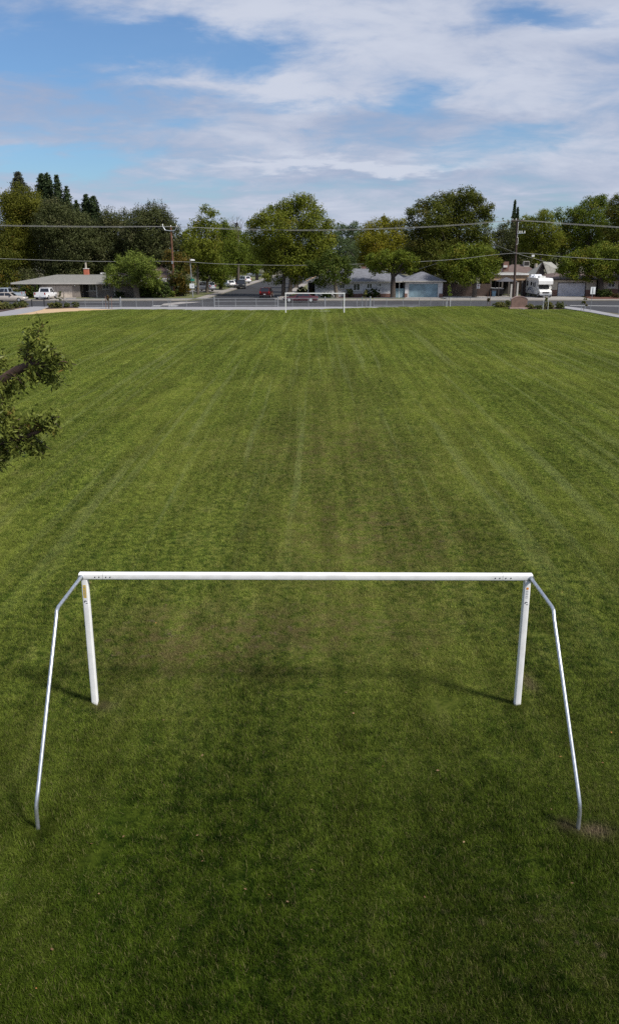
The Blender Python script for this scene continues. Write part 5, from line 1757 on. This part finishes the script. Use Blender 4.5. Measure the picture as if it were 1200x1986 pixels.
LM['gold'] = leafmat('leaves_golden', (0.085, 0.09, 0.007), (0.235, 0.222, 0.018), (0.2, 0.14, 0.018), 0.1, 0.30)
LM['bluegreen'] = leafmat('leaves_bluish', (0.058, 0.088, 0.034), (0.130, 0.175, 0.075), None, 0, 0.4)
LM['darkbig'] = leafmat('leaves_dark_broad', (0.032, 0.046, 0.005), (0.115, 0.125, 0.017), (0.12, 0.105, 0.018), 0.15, 0.35, 0.22)
LM['garden'] = leafmat('leaves_garden_tree', (0.030, 0.052, 0.007), (0.108, 0.138, 0.022), (0.125, 0.125, 0.024), 0.10, 0.45)
LM['hedge'] = leafmat('leaves_hedge', (0.028, 0.046, 0.010), (0.070, 0.098, 0.022), None, 0, 0.8, 0.2)
LM['vine'] = leafmat('leaves_vine', (0.030, 0.048, 0.010), (0.085, 0.110, 0.022), (0.150, 0.105, 0.020), 0.40, 0.7)
LM['shrub'] = leafmat('leaves_shrub', (0.050, 0.066, 0.018), (0.130, 0.150, 0.048), (0.180, 0.170, 0.060), 0.3, 1.5)
LM['shrub_y'] = leafmat('leaves_yellow_shrub', (0.085, 0.090, 0.024), (0.210, 0.200, 0.065), None, 0, 1.5)
LM['redbush'] = leafmat('leaves_red_bush', (0.050, 0.030, 0.012), (0.120, 0.065, 0.025), (0.070, 0.080, 0.020), 0.45, 1.2)
LM['distant'] = leafmat('leaves_distant', (0.030, 0.040, 0.014), (0.072, 0.085, 0.030), (0.090, 0.080, 0.030), 0.30, 0.10, 0.2)

BT = 'tall trees behind the houses'
ST_ = 'street trees along the side street'
FM = 'broad low mulberry trees in the front gardens'
tree('autumn_tree', 'orange tinged low tree at the left edge behind the pickups', 'tree', 163, 10, [(5, 468, 20), (0, 498, 26), (24, 503, 20), (10, 533, 24), (34, 540, 14), (-20, 480, 26), (-22, 520, 28)], LM['orange'], 0.22, group=BT)
conifer('cedar', 'grey green conifer whose tip rises above the olive brown tree at far left', 195, (35, 333), 470, 44, LM['cedar'], BT, power=0.62, sparse=1.3)
tree('broadleaf_tree', 'rounded olive brown tree at far left under the cedar tip', 'tree', 168, 48, [(45, 398, 34), (20, 398, 22), (72, 405, 22), (28, 438, 30), (66, 442, 27), (45, 478, 32), (16, 468, 18), (62, 500, 25), (82, 425, 12)], LM['olive'], 0.38, group=BT)
conifer('conifer', 'broad dark conifer with a double tip, tallest of the left group', 187, (80, 337), 470, 27, LM['conif'], BT, power=0.48, sparse=1.5)
conifer('conifer', 'second dark tip leaning against the broad double tipped conifer', 186, (91, 336), 470, 24, LM['conif'], BT, power=0.52, sparse=1.5)
conifer('conifer', 'narrow ragged conifer just right of the double tipped one', 184, (110, 339), 460, 20, LM['conif'], BT, power=0.55)
conifer('conifer', 'short thin conifer tip at the right foot of the narrow ragged conifer', 184, (129, 362), 460, 18, LM['conif'], BT, power=0.55)
conifer('conifer', 'smallest conifer tip, left of the twin pointed conifers', 188, (148, 389), 470, 20, LM['conif'], BT, power=0.55)
conifer('conifer', 'left point of the twin pointed conifers over the beige house roof', 188, (167, 377), 480, 20, LM['conif'], BT, power=0.48, sparse=1.5)
conifer('conifer', 'right point of the twin pointed conifers over the beige house roof', 187, (181, 380), 480, 22, LM['conif'], BT, power=0.48, sparse=1.5)
tree('oak_tree', 'wide dark oak mass right above the left half of the beige house', 'tree', 165, 125, [(110, 410, 22), (126, 428, 32), (98, 440, 26), (152, 445, 28), (110, 476, 34), (150, 482, 34), (180, 468, 28), (138, 512, 26), (182, 508, 26), (92, 512, 26), (115, 540, 22), (60, 540, 22), (160, 535, 20)], LM['oak'], 0.42, bark='bark_dark', group=BT, cover=1.7)
tree('oak_tree', 'dark twiggy topped oak left of the mulberry and above the brick chimney', 'tree', 168, 222, [(215, 430, 18), (237, 430, 19), (205, 452, 22), (235, 456, 25), (214, 488, 28), (245, 490, 24), (205, 515, 20), (190, 530, 14)], LM['oak'], 0.35, bark='bark_dark', group=BT, upright=26, cover=1.7)
tree('oak_tree', 'large dark oak with a spiky top left of the wooden pole', 'tree', 163, 300, [(300, 420, 24), (276, 428, 22), (326, 436, 14), (338, 444, 9), (288, 455, 34), (324, 464, 18), (270, 472, 26), (300, 488, 28), (252, 455, 16), (318, 500, 18)], LM['oak'], 0.42, bark='bark_dark', group=BT, upright=34, cover=1.7)
tree('mulberry_tree', 'feathery light green mulberry with a thick trunk before the beige house porch', 'tree', 143.2, 266, [(235, 514, 17), (262, 509, 18), (288, 514, 17), (218, 530, 15), (250, 528, 20), (284, 532, 18), (303, 536, 12), (230, 546, 14), (300, 550, 11), (262, 540, 14), (214, 545, 8)], LM['mulb'], 0.52, group=FM, leaf_size=(0.30, 0.14), clump=0.36, top_frac=0.35)
tree('vine_clad_tree', 'dense yellow speckled vine covered tree just right of the wooden pole', 'tree', 151, 352, [(344, 508, 17), (360, 515, 16), (350, 535, 18), (345, 555, 15), (360, 552, 14), (330, 500, 12), (348, 570, 12)], LM['vine'], 0.25, group=ST_, leaf_size=(0.30, 0.22))
tree('broadleaf_tree', 'tall thin light green tree with bare twigs showing at its top', 'tree', 156, 384, [(398, 404, 10), (413, 414, 9), (388, 432, 15), (405, 440, 18), (372, 446, 12), (364, 456, 10), (397, 468, 24), (380, 485, 22), (410, 485, 20), (420, 452, 9), (360, 478, 12), (392, 505, 16), (372, 510, 14), (414, 508, 14)], LM['green'], 0.22, group=ST_, cover=1.15)
tree('street_tree', 'second street tree on the left kerb with orange tinged lower leaves', 'tree', 163, 402, [(400, 515, 18), (386, 522, 14), (420, 518, 18), (410, 535, 12), (430, 535, 14), (392, 537, 9)], LM['street'], 0.30, group=ST_)
tree('street_tree', 'broad street tree left of the dark utility vehicle', 'tree', 176, 428, [(440, 462, 20), (425, 485, 20), (456, 488, 20), (440, 512, 20), (425, 525, 15), (465, 502, 14), (432, 440, 12), (428, 548, 10)], LM['street'], 0.34, group=ST_)
tree('street_tree', 'dark street tree directly above the black utility vehicle', 'tree', 192, 460, [(470, 478, 18), (482, 500, 20), (464, 518, 18), (490, 515, 16), (448, 525, 13), (455, 455, 15), (480, 458, 12)], LM['street'], 0.42, bark='bark_dark', group=ST_)
tree('street_tree', 'far street tree with a pale trunk beside the farthest white car', 'tree', 232, 498, [(500, 505, 14), (514, 500, 13), (490, 510, 12), (505, 485, 14), (522, 512, 10)], LM['street'], 0.45, group=ST_)
tree('street_tree', 'farthest street tree on the left kerb where the side street vanishes', 'tree', 262, 517, [(520, 505, 13), (530, 495, 13), (512, 490, 12), (535, 512, 9), (545, 500, 13)], LM['street'], 0.45, group=ST_)
tree('street_tree', 'huge light green street tree with a domed crown at the centre', 'tree', 150.8, 549, [(575, 394, 17), (597, 392, 15), (553, 402, 16), (612, 412, 14), (530, 417, 17), (509, 425, 13), (491, 432, 10), (570, 430, 32), (610, 436, 25), (535, 442, 30), (502, 452, 21), (634, 438, 13), (585, 470, 34), (545, 482, 30), (620, 474, 23), (506, 482, 20), (640, 466, 11),
                                                                                                  (570, 512, 24), (530, 514, 18), (602, 510, 22), (518, 536, 10), (540, 545, 9), (570, 540, 9), (630, 500, 14), (584, 386, 10)], LM['green'], 0.36, group=ST_, cover=1.45)
tree('street_tree', 'second street tree on the right kerb, in shade behind the huge central tree', 'tree', 165, 562, [(575, 515, 18), (600, 520, 17), (560, 524, 13), (590, 535, 10), (585, 495, 18)], LM['street'], 0.42, group=ST_)
tree('street_tree', 'third street tree on the right kerb behind the huge central tree', 'tree', 185, 574, [(580, 518, 15), (596, 512, 13), (565, 512, 12), (580, 500, 14), (600, 530, 9)], LM['street'], 0.50, group=ST_)
tree('street_tree', 'farthest street tree on the right kerb behind the central crown', 'tree', 208, 583, [(590, 512, 15), (605, 520, 12), (575, 505, 12), (608, 505, 14)], LM['street'], 0.45, group=ST_)
tree('poplar_tree', 'bluish green slender tree standing far back right of the huge central tree', 'tree', 212, 675, [(660, 444, 11), (673, 446, 11), (686, 440, 9), (690, 456, 9), (664, 478, 17), (684, 480, 13), (674, 508, 19), (690, 505, 10), (655, 460, 10)], LM['bluegreen'], 0.3, group=BT, cover=1.2)
tree('garden_tree', 'small dense tree close in front of the white house windows', 'tree', 143.8, 652, [(640, 502, 16), (622, 514, 16), (662, 515, 16), (606, 528, 10), (638, 531, 19), (666, 539, 12), (620, 546, 11), (679, 527, 6), (603, 512, 8)], LM['garden'], 0.36, group=FM, cover=1.6)
tree('broadleaf_tree', 'golden brown tree over the middle of the white house roof', 'tree', 180, 740, [(735, 439, 15), (714, 446, 14), (760, 437, 14), (776, 434, 11), (724, 474, 23), (708, 470, 16), (755, 468, 21), (780, 462, 16), (735, 504, 23), (770, 500, 20), (705, 500, 13), (745, 425, 8)], LM['gold'], 0.35, group=BT)
tree('mulberry_tree', 'flat topped mulberry with a dark trunk between the white house and pale blue gate', 'tree', 143.5, 761, [(724, 506, 14), (744, 499, 14), (769, 498, 14), (790, 501, 12), (734, 515, 14), (760, 513, 15), (785, 514, 14), (801, 508, 9), (721, 523, 9), (796, 524, 8), (775, 490, 8), (742, 525, 8)], LM['mulb2'], 0.46, bark='bark_dark', group=FM, clump=0.36, top_frac=0.3)
tree('broadleaf_tree', 'very large dark round crowned tree behind the pale blue garage', 'tree', 161, 862, [(905, 378, 15), (922, 386, 14), (885, 386, 16), (860, 390, 15), (836, 396, 14), (815, 402, 12), (801, 416, 13), (875, 410, 33), (840, 425, 29), (915, 410, 27), (941, 406, 14), (946, 425, 11), (805, 446, 20), (850, 460, 36), (895, 450, 34), (930, 455, 20),
                                                                                                    (825, 490, 30), (870, 495, 28), (800, 482, 19), (840, 520, 24), (880, 525, 24), (815, 525, 18), (915, 500, 24), (935, 480, 18), (905, 545, 16), (870, 550, 14), (940, 525, 16)], LM['darkbig'], 0.6, bark='bark_dark', group=BT, cover=1.5)
tree('mulberry_tree', 'mid green mulberry with a pale trunk in front of the board fence', 'tree', 146, 919, [(925, 484, 14), (905, 487, 14), (885, 491, 16), (870, 501, 12), (861, 511, 9), (945, 492, 16), (959, 505, 11), (905, 506, 22), (890, 515, 20), (948, 518, 17), (905, 533, 17), (935, 533, 15), (880, 537, 11), (964, 524, 8), (925, 510, 18)], LM['mulb2'], 0.40, group=FM, cover=1.35)
for px, py, lab in ((998.2, 388, 'taller of the two far slender dark cypress spires'), (1003.6, 402, 'shorter of the two far slender dark cypress spires')):
    D = 265
    x, y, z = P(px, py, D)
    t = thing('cypress', lab, 'conifer', (x, D, 0), 0, 'cypress spires')
    hh = np.sort(rng.random(2600)) * (z - 0.6) + 0.6
    f = 1 - (hh - 0.6) / (z - 0.6)
    r_ = (0.12 + 1.20 * np.minimum(1, f * 1.5) ** 0.8) * rng.uniform(0.5, 1.05, len(hh))
    aa = rng.random(len(hh)) * 6.283
    quads_mesh('crown', leaf_quads(np.stack([r_ * np.cos(aa), r_ * np.sin(aa), hh], axis=1), 0.7, 0.22), LM['conif'], t)
    MB().tube([(0, 0, -0.1), (0, 0, z - 1)], [0.25, 0.05], 8).build('trunk', M['bark_dark'], t)
tree('broadleaf_tree', 'grey green tree behind the dark utility pole', 'tree', 205, 990, [(975, 448, 12), (985, 468, 18), (1002, 440, 11), (1012, 460, 19), (966, 480, 15), (1000, 488, 20), (975, 500, 14), (968, 458, 12), (1020, 430, 10)], LM['oak'], 0.35, group=BT, cover=1.3)
tree('broadleaf_tree', 'olive green tree over the brown roof with the cooler box', 'tree', 192, 1045, [(1020, 428, 11), (1050, 425, 15), (1038, 445, 21), (1066, 448, 18), (1030, 474, 22), (1060, 478, 22), (1080, 465, 14), (1045, 495, 18), (1018, 455, 14), (1058, 414, 8)], LM['green'], 0.35, group=BT, cover=1.3)
tree('broadleaf_tree', 'thin crowned tree with a dark mistletoe ball right of the olive green tree', 'tree', 200, 1085, [(1085, 412, 9), (1078, 425, 9), (1092, 430, 12), (1084, 448, 14), (1096, 460, 14), (1082, 480, 14), (1098, 440, 9)], LM['street'], 0.25, group=BT, cover=0.9)
tree('broadleaf_tree', 'tall many lobed tree over the cream house garage', 'tree', 196, 1135, [(1106, 412, 12), (1120, 416, 13), (1140, 402, 16), (1130, 430, 20), (1155, 397, 14), (1165, 390, 11), (1171, 405, 13), (1150, 430, 24), (1115, 450, 22), (1165, 448, 20), (1100, 472, 18), (1140, 472, 22), (1125, 495, 18), (1165, 480, 18)], LM['street'], 0.4, group=BT, cover=1.4)
tree('broadleaf_tree', 'tall dark tree cut by the right edge of the photo', 'tree', 184, 1205, [(1196, 391, 13), (1187, 412, 13), (1202, 420, 19), (1190, 450, 20), (1207, 470, 22), (1218, 440, 20), (1215, 400, 14), (1225, 470, 20), (1195, 500, 18)], LM['darkbig'], 0.4, bark='bark_dark', group=BT)
tree('mulberry_tree', 'dark wide mulberry shading the cream house at the right edge', 'tree', 148.5, 1163, [(1165, 490, 17), (1141, 495, 15), (1116, 501, 14), (1096, 509, 12), (1190, 490, 17), (1215, 492, 18), (1130, 517, 17), (1101, 524, 13), (1085, 522, 8), (1160, 518, 20), (1195, 518, 18), (1112, 537, 8), (1140, 536, 10), (1182, 540, 9), (1215, 522, 16), (1240, 505, 16), (1175, 478, 9)], LM['mulb2'], 0.52, bark='bark_dark', group=FM, cover=1.6, top_frac=0.3)

# bare twigged tree with a dark mistletoe ball
D = 184
bx = X(462, D)
t = thing('bare_tree', 'bare twigged tree top holding a dark brown mistletoe ball left of the central crown', 'tree', (bx, D, 0), 0, BT)
m = MB()
p0 = P(463, 470, D)
m.tube([(0, 0, -0.1), (p0[0] - bx, 0, p0[2])], [0.3, 0.12], 8)
tips = [(443, 424), (450, 420), (460, 421), (467, 424), (473, 428), (448, 432), (470, 440)]
for px, py in tips:
    q = P(px, py, D)
    j = P(459 + (px - 459) * 0.3, 448, D)
    m.tube([(p0[0] - bx, 0, p0[2]), (j[0] - bx, random.uniform(-.4, .4), j[2]), (q[0] - bx, random.uniform(-1, 1), q[2])], [0.10, 0.06, 0.02], 5)
    for k in range(5):
        f = random.uniform(0.3, 1)
        b0 = Vector((j[0] - bx, 0, j[2])).lerp(Vector((q[0] - bx, 0, q[2])), f)
        m.tube([b0, b0 + Vector((random.uniform(-.8, .8), random.uniform(-.5, .5), random.uniform(0.1, .9)))], [0.025, 0.01], 4)
m.build('branches', M['bark'], t)
q = P(458.5, 435.5, D)
pp = crown_points([(q[0] - bx, 0, q[2], .38, .38, .42)], 3.0, 0.02, 0.16)
quads_mesh('mistletoe', leaf_quads(pp, 0.22, 0.12), leafmat('mistletoe_brown', (0.030, 0.020, 0.012), (0.075, 0.050, 0.028)), t)
q = P(1083, 421, 199)
o = quads_mesh('mistletoe', leaf_quads(crown_points([(0, 0, 0, .85, .8, .75)], 2.5, 0.03, 0.2), 0.24, 0.14), LM['hedge'])
o.parent = bpy.data.objects['broadleaf_tree']
for ob in list(bpy.data.objects):
    if ob.get('label', '').startswith('thin crowned tree with a dark mistletoe'):
        o.parent = ob
        o.location = Vector(q) - Vector(ob.location)

# hedges and shrubs by the houses
bush('hedge', 'dark green clipped hedge beside the mulberry trunk', 300, 580, 2.4, 2.75, LM['hedge'], 'garden shrubs', 'hedge', 146.0, (0.24, 0.16), 5, 1.15)
bush('shrub', 'yellow green shrub against the beige house wall left of the white pickup', 52, 580, 1.6, 2.2, LM['vine'], 'garden shrubs', 'shrub', 145.2, (0.22, 0.15), 4)
bush('shrub', 'dark leafy shrub between the yellow green shrub and the white pickup', 68, 580, 1.3, 2.1, LM['hedge'], 'garden shrubs', 'shrub', 145.4, (0.22, 0.15), 3)
bush('shrub', 'small pale shrub at the foot of the leaning wooden pole', 332, 580, 0.7, 1.0, LM['mulb'], 'garden shrubs', 'shrub', 148.0, (0.2, 0.12))
bush('shrub', 'dark bush on the porch side beneath the beige house post', 232, 580, 0.9, 1.0, LM['hedge'], 'garden shrubs', 'shrub', 146.2, (0.2, 0.13))
bush('shrub', 'reddish rounded shrub at the left end of the white house', 603, 580, 1.2, 1.25, LM['redbush'], 'garden shrubs', 'shrub', 150.5, (0.2, 0.13))
bush('shrub', 'dark green bush behind the reddish shrub near the white porch', 586, 580, 1.1, 1.5, LM['hedge'], 'garden shrubs', 'shrub', 154.0, (0.2, 0.13))
bush('shrub', 'upright shrub on red mulch under the white house double window', 676, 580, 0.75, 1.35, LM['shrub'], 'garden shrubs', 'shrub', 146.4, (0.18, 0.11))
bush('shrub', 'left of the two dark shrubs below the small white house window', 714, 580, 0.75, 1.3, LM['hedge'], 'garden shrubs', 'shrub', 146.4, (0.18, 0.12))
bush('shrub', 'right of the two dark shrubs below the small white house window', 728, 580, 0.9, 1.45, LM['hedge'], 'garden shrubs', 'shrub', 146.4, (0.18, 0.12))
bush('shrub', 'low grey green shrub behind the distant goal by the garden tree trunk', 632, 580, 1.1, 0.9, LM['hedge'], 'garden shrubs', 'shrub', 144.6, (0.18, 0.12), 3, 1.3)
bush('shrub', 'grey green shrub between the sign plate and the dark entrance at right', 1163, 580, 1.0, 1.2, LM['hedge'], 'garden shrubs', 'shrub', 147.0, (0.2, 0.13))
bush('shrub', 'taller dark shrub under the cream house window at right', 1177, 580, 1.0, 1.35, LM['hedge'], 'garden shrubs', 'shrub', 147.4, (0.2, 0.13))
bush('shrub', 'sparse reddish shrub on the red mulch at far right', 1192, 580, 0.8, 0.8, LM['redbush'], 'garden shrubs', 'shrub', 144.8, (0.18, 0.11))
# planting beds along the near pavement
bed = 'shrubs in the near planting beds'
for i, (px, py, r, h, lm, lab) in enumerate([
    (3, 601.0, 0.95, 0.95, 'shrub_y', 'pale grassy shrub at the left edge in the left planting bed'),
    (18, 599.8, 0.75, 0.70, 'shrub', 'second shrub from the left edge in the left planting bed'),
    (31, 597.8, 0.75, 0.75, 'shrub', 'third shrub from the left edge in the left planting bed'),
    (43, 596.6, 0.80, 0.85, 'shrub', 'bright green shrub nearest the left bollard in the left planting bed'),
    (8, 597.0, 0.8, 0.8, 'shrub', 'rear shrub of the left planting bed below the tan sedan'),
    (104, 598.0, 0.70, 0.75, 'shrub_y', 'leftmost shrub of the bed right of the pale walkway'),
    (117, 597.6, 0.75, 0.80, 'shrub', 'shrub at the foot of the young staked tree left of the barrier'),
    (131, 596.8, 0.55, 0.65, 'shrub', 'small shrub just right of the young staked tree at left'),
    (147, 596.4, 0.50, 0.72, 'shrub', 'lone round shrub at the right tip of the left bed'),
    (962, 596.0, 0.55, 0.60, 'shrub', 'dark small shrub at the left end of the monument bed'),
    (973, 597.2, 0.80, 0.78, 'shrub_y', 'yellow grassy shrub left of the arched monument sign'),
    (984, 596.6, 0.55, 0.95, 'shrub', 'green shrub touching the left side of the arched monument sign'),
    (1029, 599.4, 0.65, 0.68, 'shrub_y', 'yellow green shrub just right of the arched monument sign'),
    (1045, 600.0, 0.60, 0.55, 'shrub', 'low shrub behind the twin stakes right of the monument'),
    (1067, 599.6, 0.85, 0.95, 'shrub_y', 'larger rounded shrub in the middle of the right planting bed'),
    (1085, 599.2, 0.80, 0.90, 'shrub', 'rounded shrub at the right end of the right planting bed')]):
    bush('shrub', lab, px, py, r, h, LM[lm], bed, 'shrub', None, (0.20, 0.06), 3, 1.0, 1.5)


def sapling(label, px, py, top_py, stakes, leaf, crown_r, group='young staked trees'):
    x, y = G(px, py)
    z = Z(top_py, y)
    t = thing('sapling', label, 'young tree', (x, y, 0), 0, group)
    MB().tube([(0, 0, -0.05), (0.04, 0, z * 0.5), (0.0, 0, z)], [0.03, 0.025, 0.01], 5).build('trunk', M['bark'], t)
    for s in stakes:
        sx = X(s[0], y) - x
        MB().tube([(sx, 0.05, -0.05), (sx, 0.05, Z(s[1], y))], 0.033, 5).build('stake', M[s[2]], t)
    if crown_r:
        lob = [(0, 0, z - crown_r * (0.6 + 0.9 * k), crown_r * (0.55 + 0.2 * k), crown_r * (0.5 + 0.2 * k), crown_r * 0.8) for k in range(3)]
        q = leaf_quads(crown_points(lob, 0.9, 0.012, 0.12, 0.3), 0.20, 0.10)
        quads_mesh('crown', q, leaf, t)
    return t


sapling('drooping young tree with two stakes in the bed left of the barrier', 119, 597.0, 565, ((117, 577, 'bark_dark'), (125.5, 566, 'bark_dark')), LM['shrub'], 0.42)
sapling('bare young tree with dark red stakes on the tan path before the barrier', 211, 599.0, 574, ((206, 575, 'brick'), (212, 578, 'bark_dark'), (217.5, 576, 'brick')), LM['redbush'], 0.20)
sapling('slim yellow leaved young tree in front of the white house shrubs', 708, 596.0, 563, ((702, 575, 'galv'), (717, 575, 'galv')), LM['shrub_y'], 0.32)
sapling('leafy green young tree before the board fence right of the garage', 870, 595.6, 552, ((865.5, 577, 'signwhite'), (872.5, 577, 'signwhite')), LM['mulb'], 0.50)
sapling('leafless young tree between two pinkish stakes before the carport', 946, 594.9, 578, ((944, 564, 'polewood'), (949, 564, 'polewood')), LM['redbush'], 0.14)
sapling('pair of tall pale stakes holding a thin sapling before the motorhome', 1057, 601.4, 578, ((1052, 573, 'signwhite'), (1061.5, 573, 'signwhite')), LM['shrub'], 0.12)
sapling('thin young tree with orange brown leaves on the grass left of the sign plate', 1130, 604.0, 577, ((1126, 585, 'galv'), (1133, 585, 'galv')), LM['vine'], 0.36)

# far wood closing the horizon
lob = []
for k in range(150):
    x = -330 + k * 4.6 + random.uniform(-2, 2)
    h = random.uniform(8, 15)
    lob.append((x, 310 + random.uniform(-14, 14), h * 0.55, random.uniform(4, 7), 5, h * 0.5))
q = leaf_quads(crown_points(lob, 1.0, 0.42, 1.0), 1.1, 0.75)
tag(quads_mesh('distant_trees', q, LM['distant']), 'far belt of trees closing the horizon behind the neighbourhood', 'trees', kind='stuff')

# ------------------------------------------------------------------ near tree at the left edge
LM['near'] = leafmat('leaves_near_tree', (0.055, 0.074, 0.010), (0.210, 0.235, 0.050), (0.190, 0.115, 0.032), 0.05, 2.5, 0.25, 0.4)
TX, TD = -8.6, 13.2
t = thing('leaning_tree', 'dark leaved tree whose branches reach into the left edge above the field', 'tree', (TX, TD, 0))
m = MB()
m.tube([(0, 0, -0.2), (0.1, 0, 0.3), (0.15, 0.05, 2.0), (0.35, 0, 4.2), (0.2, 0.1, 6.6), (0.0, 0.2, 8.4)], [0.34, 0.26, 0.22, 0.18, 0.12, 0.05], 12)


def loc_(px, py, D):
    p = P(px, py, D)
    return Vector((p[0] - TX, p[1] - TD, p[2]))


br1 = [Vector((0.3, 0, 4.9)), loc_(-140, 790, 13.1), loc_(-40, 758, 13.0), loc_(4, 738, 13.0), loc_(34, 718, 12.95), loc_(66, 704, 12.9), loc_(92, 708, 12.85), loc_(122, 706, 12.8)]
m.tube(br1, [0.13, 0.105, 0.088, 0.078, 0.068, 0.052, 0.026, 0.010], 10)
br2 = [Vector((0.3, 0, 3.7)), loc_(-130, 890, 12.4), loc_(-40, 868, 12.3), loc_(20, 853, 12.3), loc_(48, 848, 12.25), loc_(78, 836, 12.2), loc_(96, 820, 12.15)]
m.tube(br2, [0.10, 0.08, 0.055, 0.045, 0.038, 0.025, 0.010], 10)
twigs = []


def twig(p0, p1, r=0.014):
    m.tube(bend(p0, p1, 0.06, 4), [r, r * .8, r * .6, r * .35], 5)
    twigs.append((Vector(p0), Vector(p1)))


for (a, b) in (((64, 704, 12.9), (72, 628, 12.8)), ((64, 704, 12.9), (48, 676, 13.0)), ((70, 705, 12.9), (95, 676, 12.7)), ((80, 706, 12.87), (112, 688, 12.7)), ((92, 708, 12.85), (134, 708, 12.75)),
               ((92, 708, 12.85), (108, 742, 12.9)), ((66, 704, 12.9), (88, 735, 13.0)), ((66, 704, 12.9), (66, 735, 12.8)), ((34, 718, 12.95), (38, 752, 12.8)), ((20, 728, 12.95), (22, 758, 13.1)),
               ((4, 738, 13.0), (2, 766, 12.9)), ((-10, 745, 13.0), (2, 690, 13.2)), ((-20, 748, 13.0), (8, 700, 13.3)), ((70, 690, 12.9), (62, 650, 12.7)),
               ((20, 853, 12.3), (28, 812, 12.4)), ((20, 853, 12.3), (8, 800, 12.2)), ((48, 848, 12.25), (58, 815, 12.3)), ((48, 848, 12.25), (70, 880, 12.2)), ((48, 848, 12.25), (86, 872, 12.3)),
               ((78, 836, 12.2), (100, 808, 12.1)), ((78, 836, 12.2), (74, 808, 12.2)), ((20, 853, 12.3), (36, 878, 12.2)), ((0, 858, 12.3), (8, 884, 12.35)), ((-10, 860, 12.3), (-2, 900, 12.3)), ((0, 858, 12.3), (-6, 782, 12.4)), ((0, 742, 13.0), (12, 792, 12.8)), ((-8, 745, 13.0), (-4, 800, 12.8)), ((-6, 860, 12.3), (18, 790, 12.3)),
               ((96, 820, 12.15), (104, 832, 12.1)), ((30, 850, 12.3), (45, 826, 12.5)), ((10, 856, 12.3), (16, 828, 12.1)), ((60, 842, 12.2), (62, 862, 12.4)), ((5, 886, 12.3), (16, 906, 12.3))):
    twig(loc_(*a), loc_(*b))
# limbs of the part of the crown that stays left of the picture
for (x, y, z) in ((-1.6, 0.5, 6.8), (-0.4, 1.2, 7.8), (0.3, -0.5, 7.4), (-1.8, -0.6, 5.4), (0.2, 1.6, 6.2)):
    m.tube(bend((0.25, 0, 4.4), (x, y, z), 0.3), [0.10, 0.08, 0.06, 0.04, 0.02], 7)
m.build('trunk', M['bark_red'], t, True)
pts = []
sparse_ = (28, 29)
for i, (a, b) in enumerate(twigs):
    n_ = 150 if i != len(twigs) - 1 else 14
    f = rng.uniform(0.26, 1.10, n_)[:, None]
    base = np.array(a) * (1 - f) + np.array(b) * f
    pts.append(base + rng.normal(size=(n_, 3)) * np.array([0.062, 0.085, 0.062]))
pts = np.concatenate(pts)
q1 = leaf_quads(pts, 0.098, 0.034, droop=0.5)
lob = [(-1.0, 0.4, 6.9, 1.3, 1.5, 1.1), (-0.5, 0.3, 8.0, 1.1, 1.2, 0.9), (0.25, -0.3, 7.3, 0.9, 1.0, 0.8), (-1.6, -0.4, 5.7, 1.2, 1.3, 1.0), (-0.2, 1.5, 6.3, 1.1, 1.1, 1.0), (-0.9, 1.0, 5.2, 1.2, 1.2, 0.9)]
q2 = leaf_quads(crown_points(lob, 1.6, 0.012, 0.25, 0.25), 0.11, 0.045, droop=0.4)
quads_mesh('crown', np.concatenate([q1, q2]), LM['near'], t)
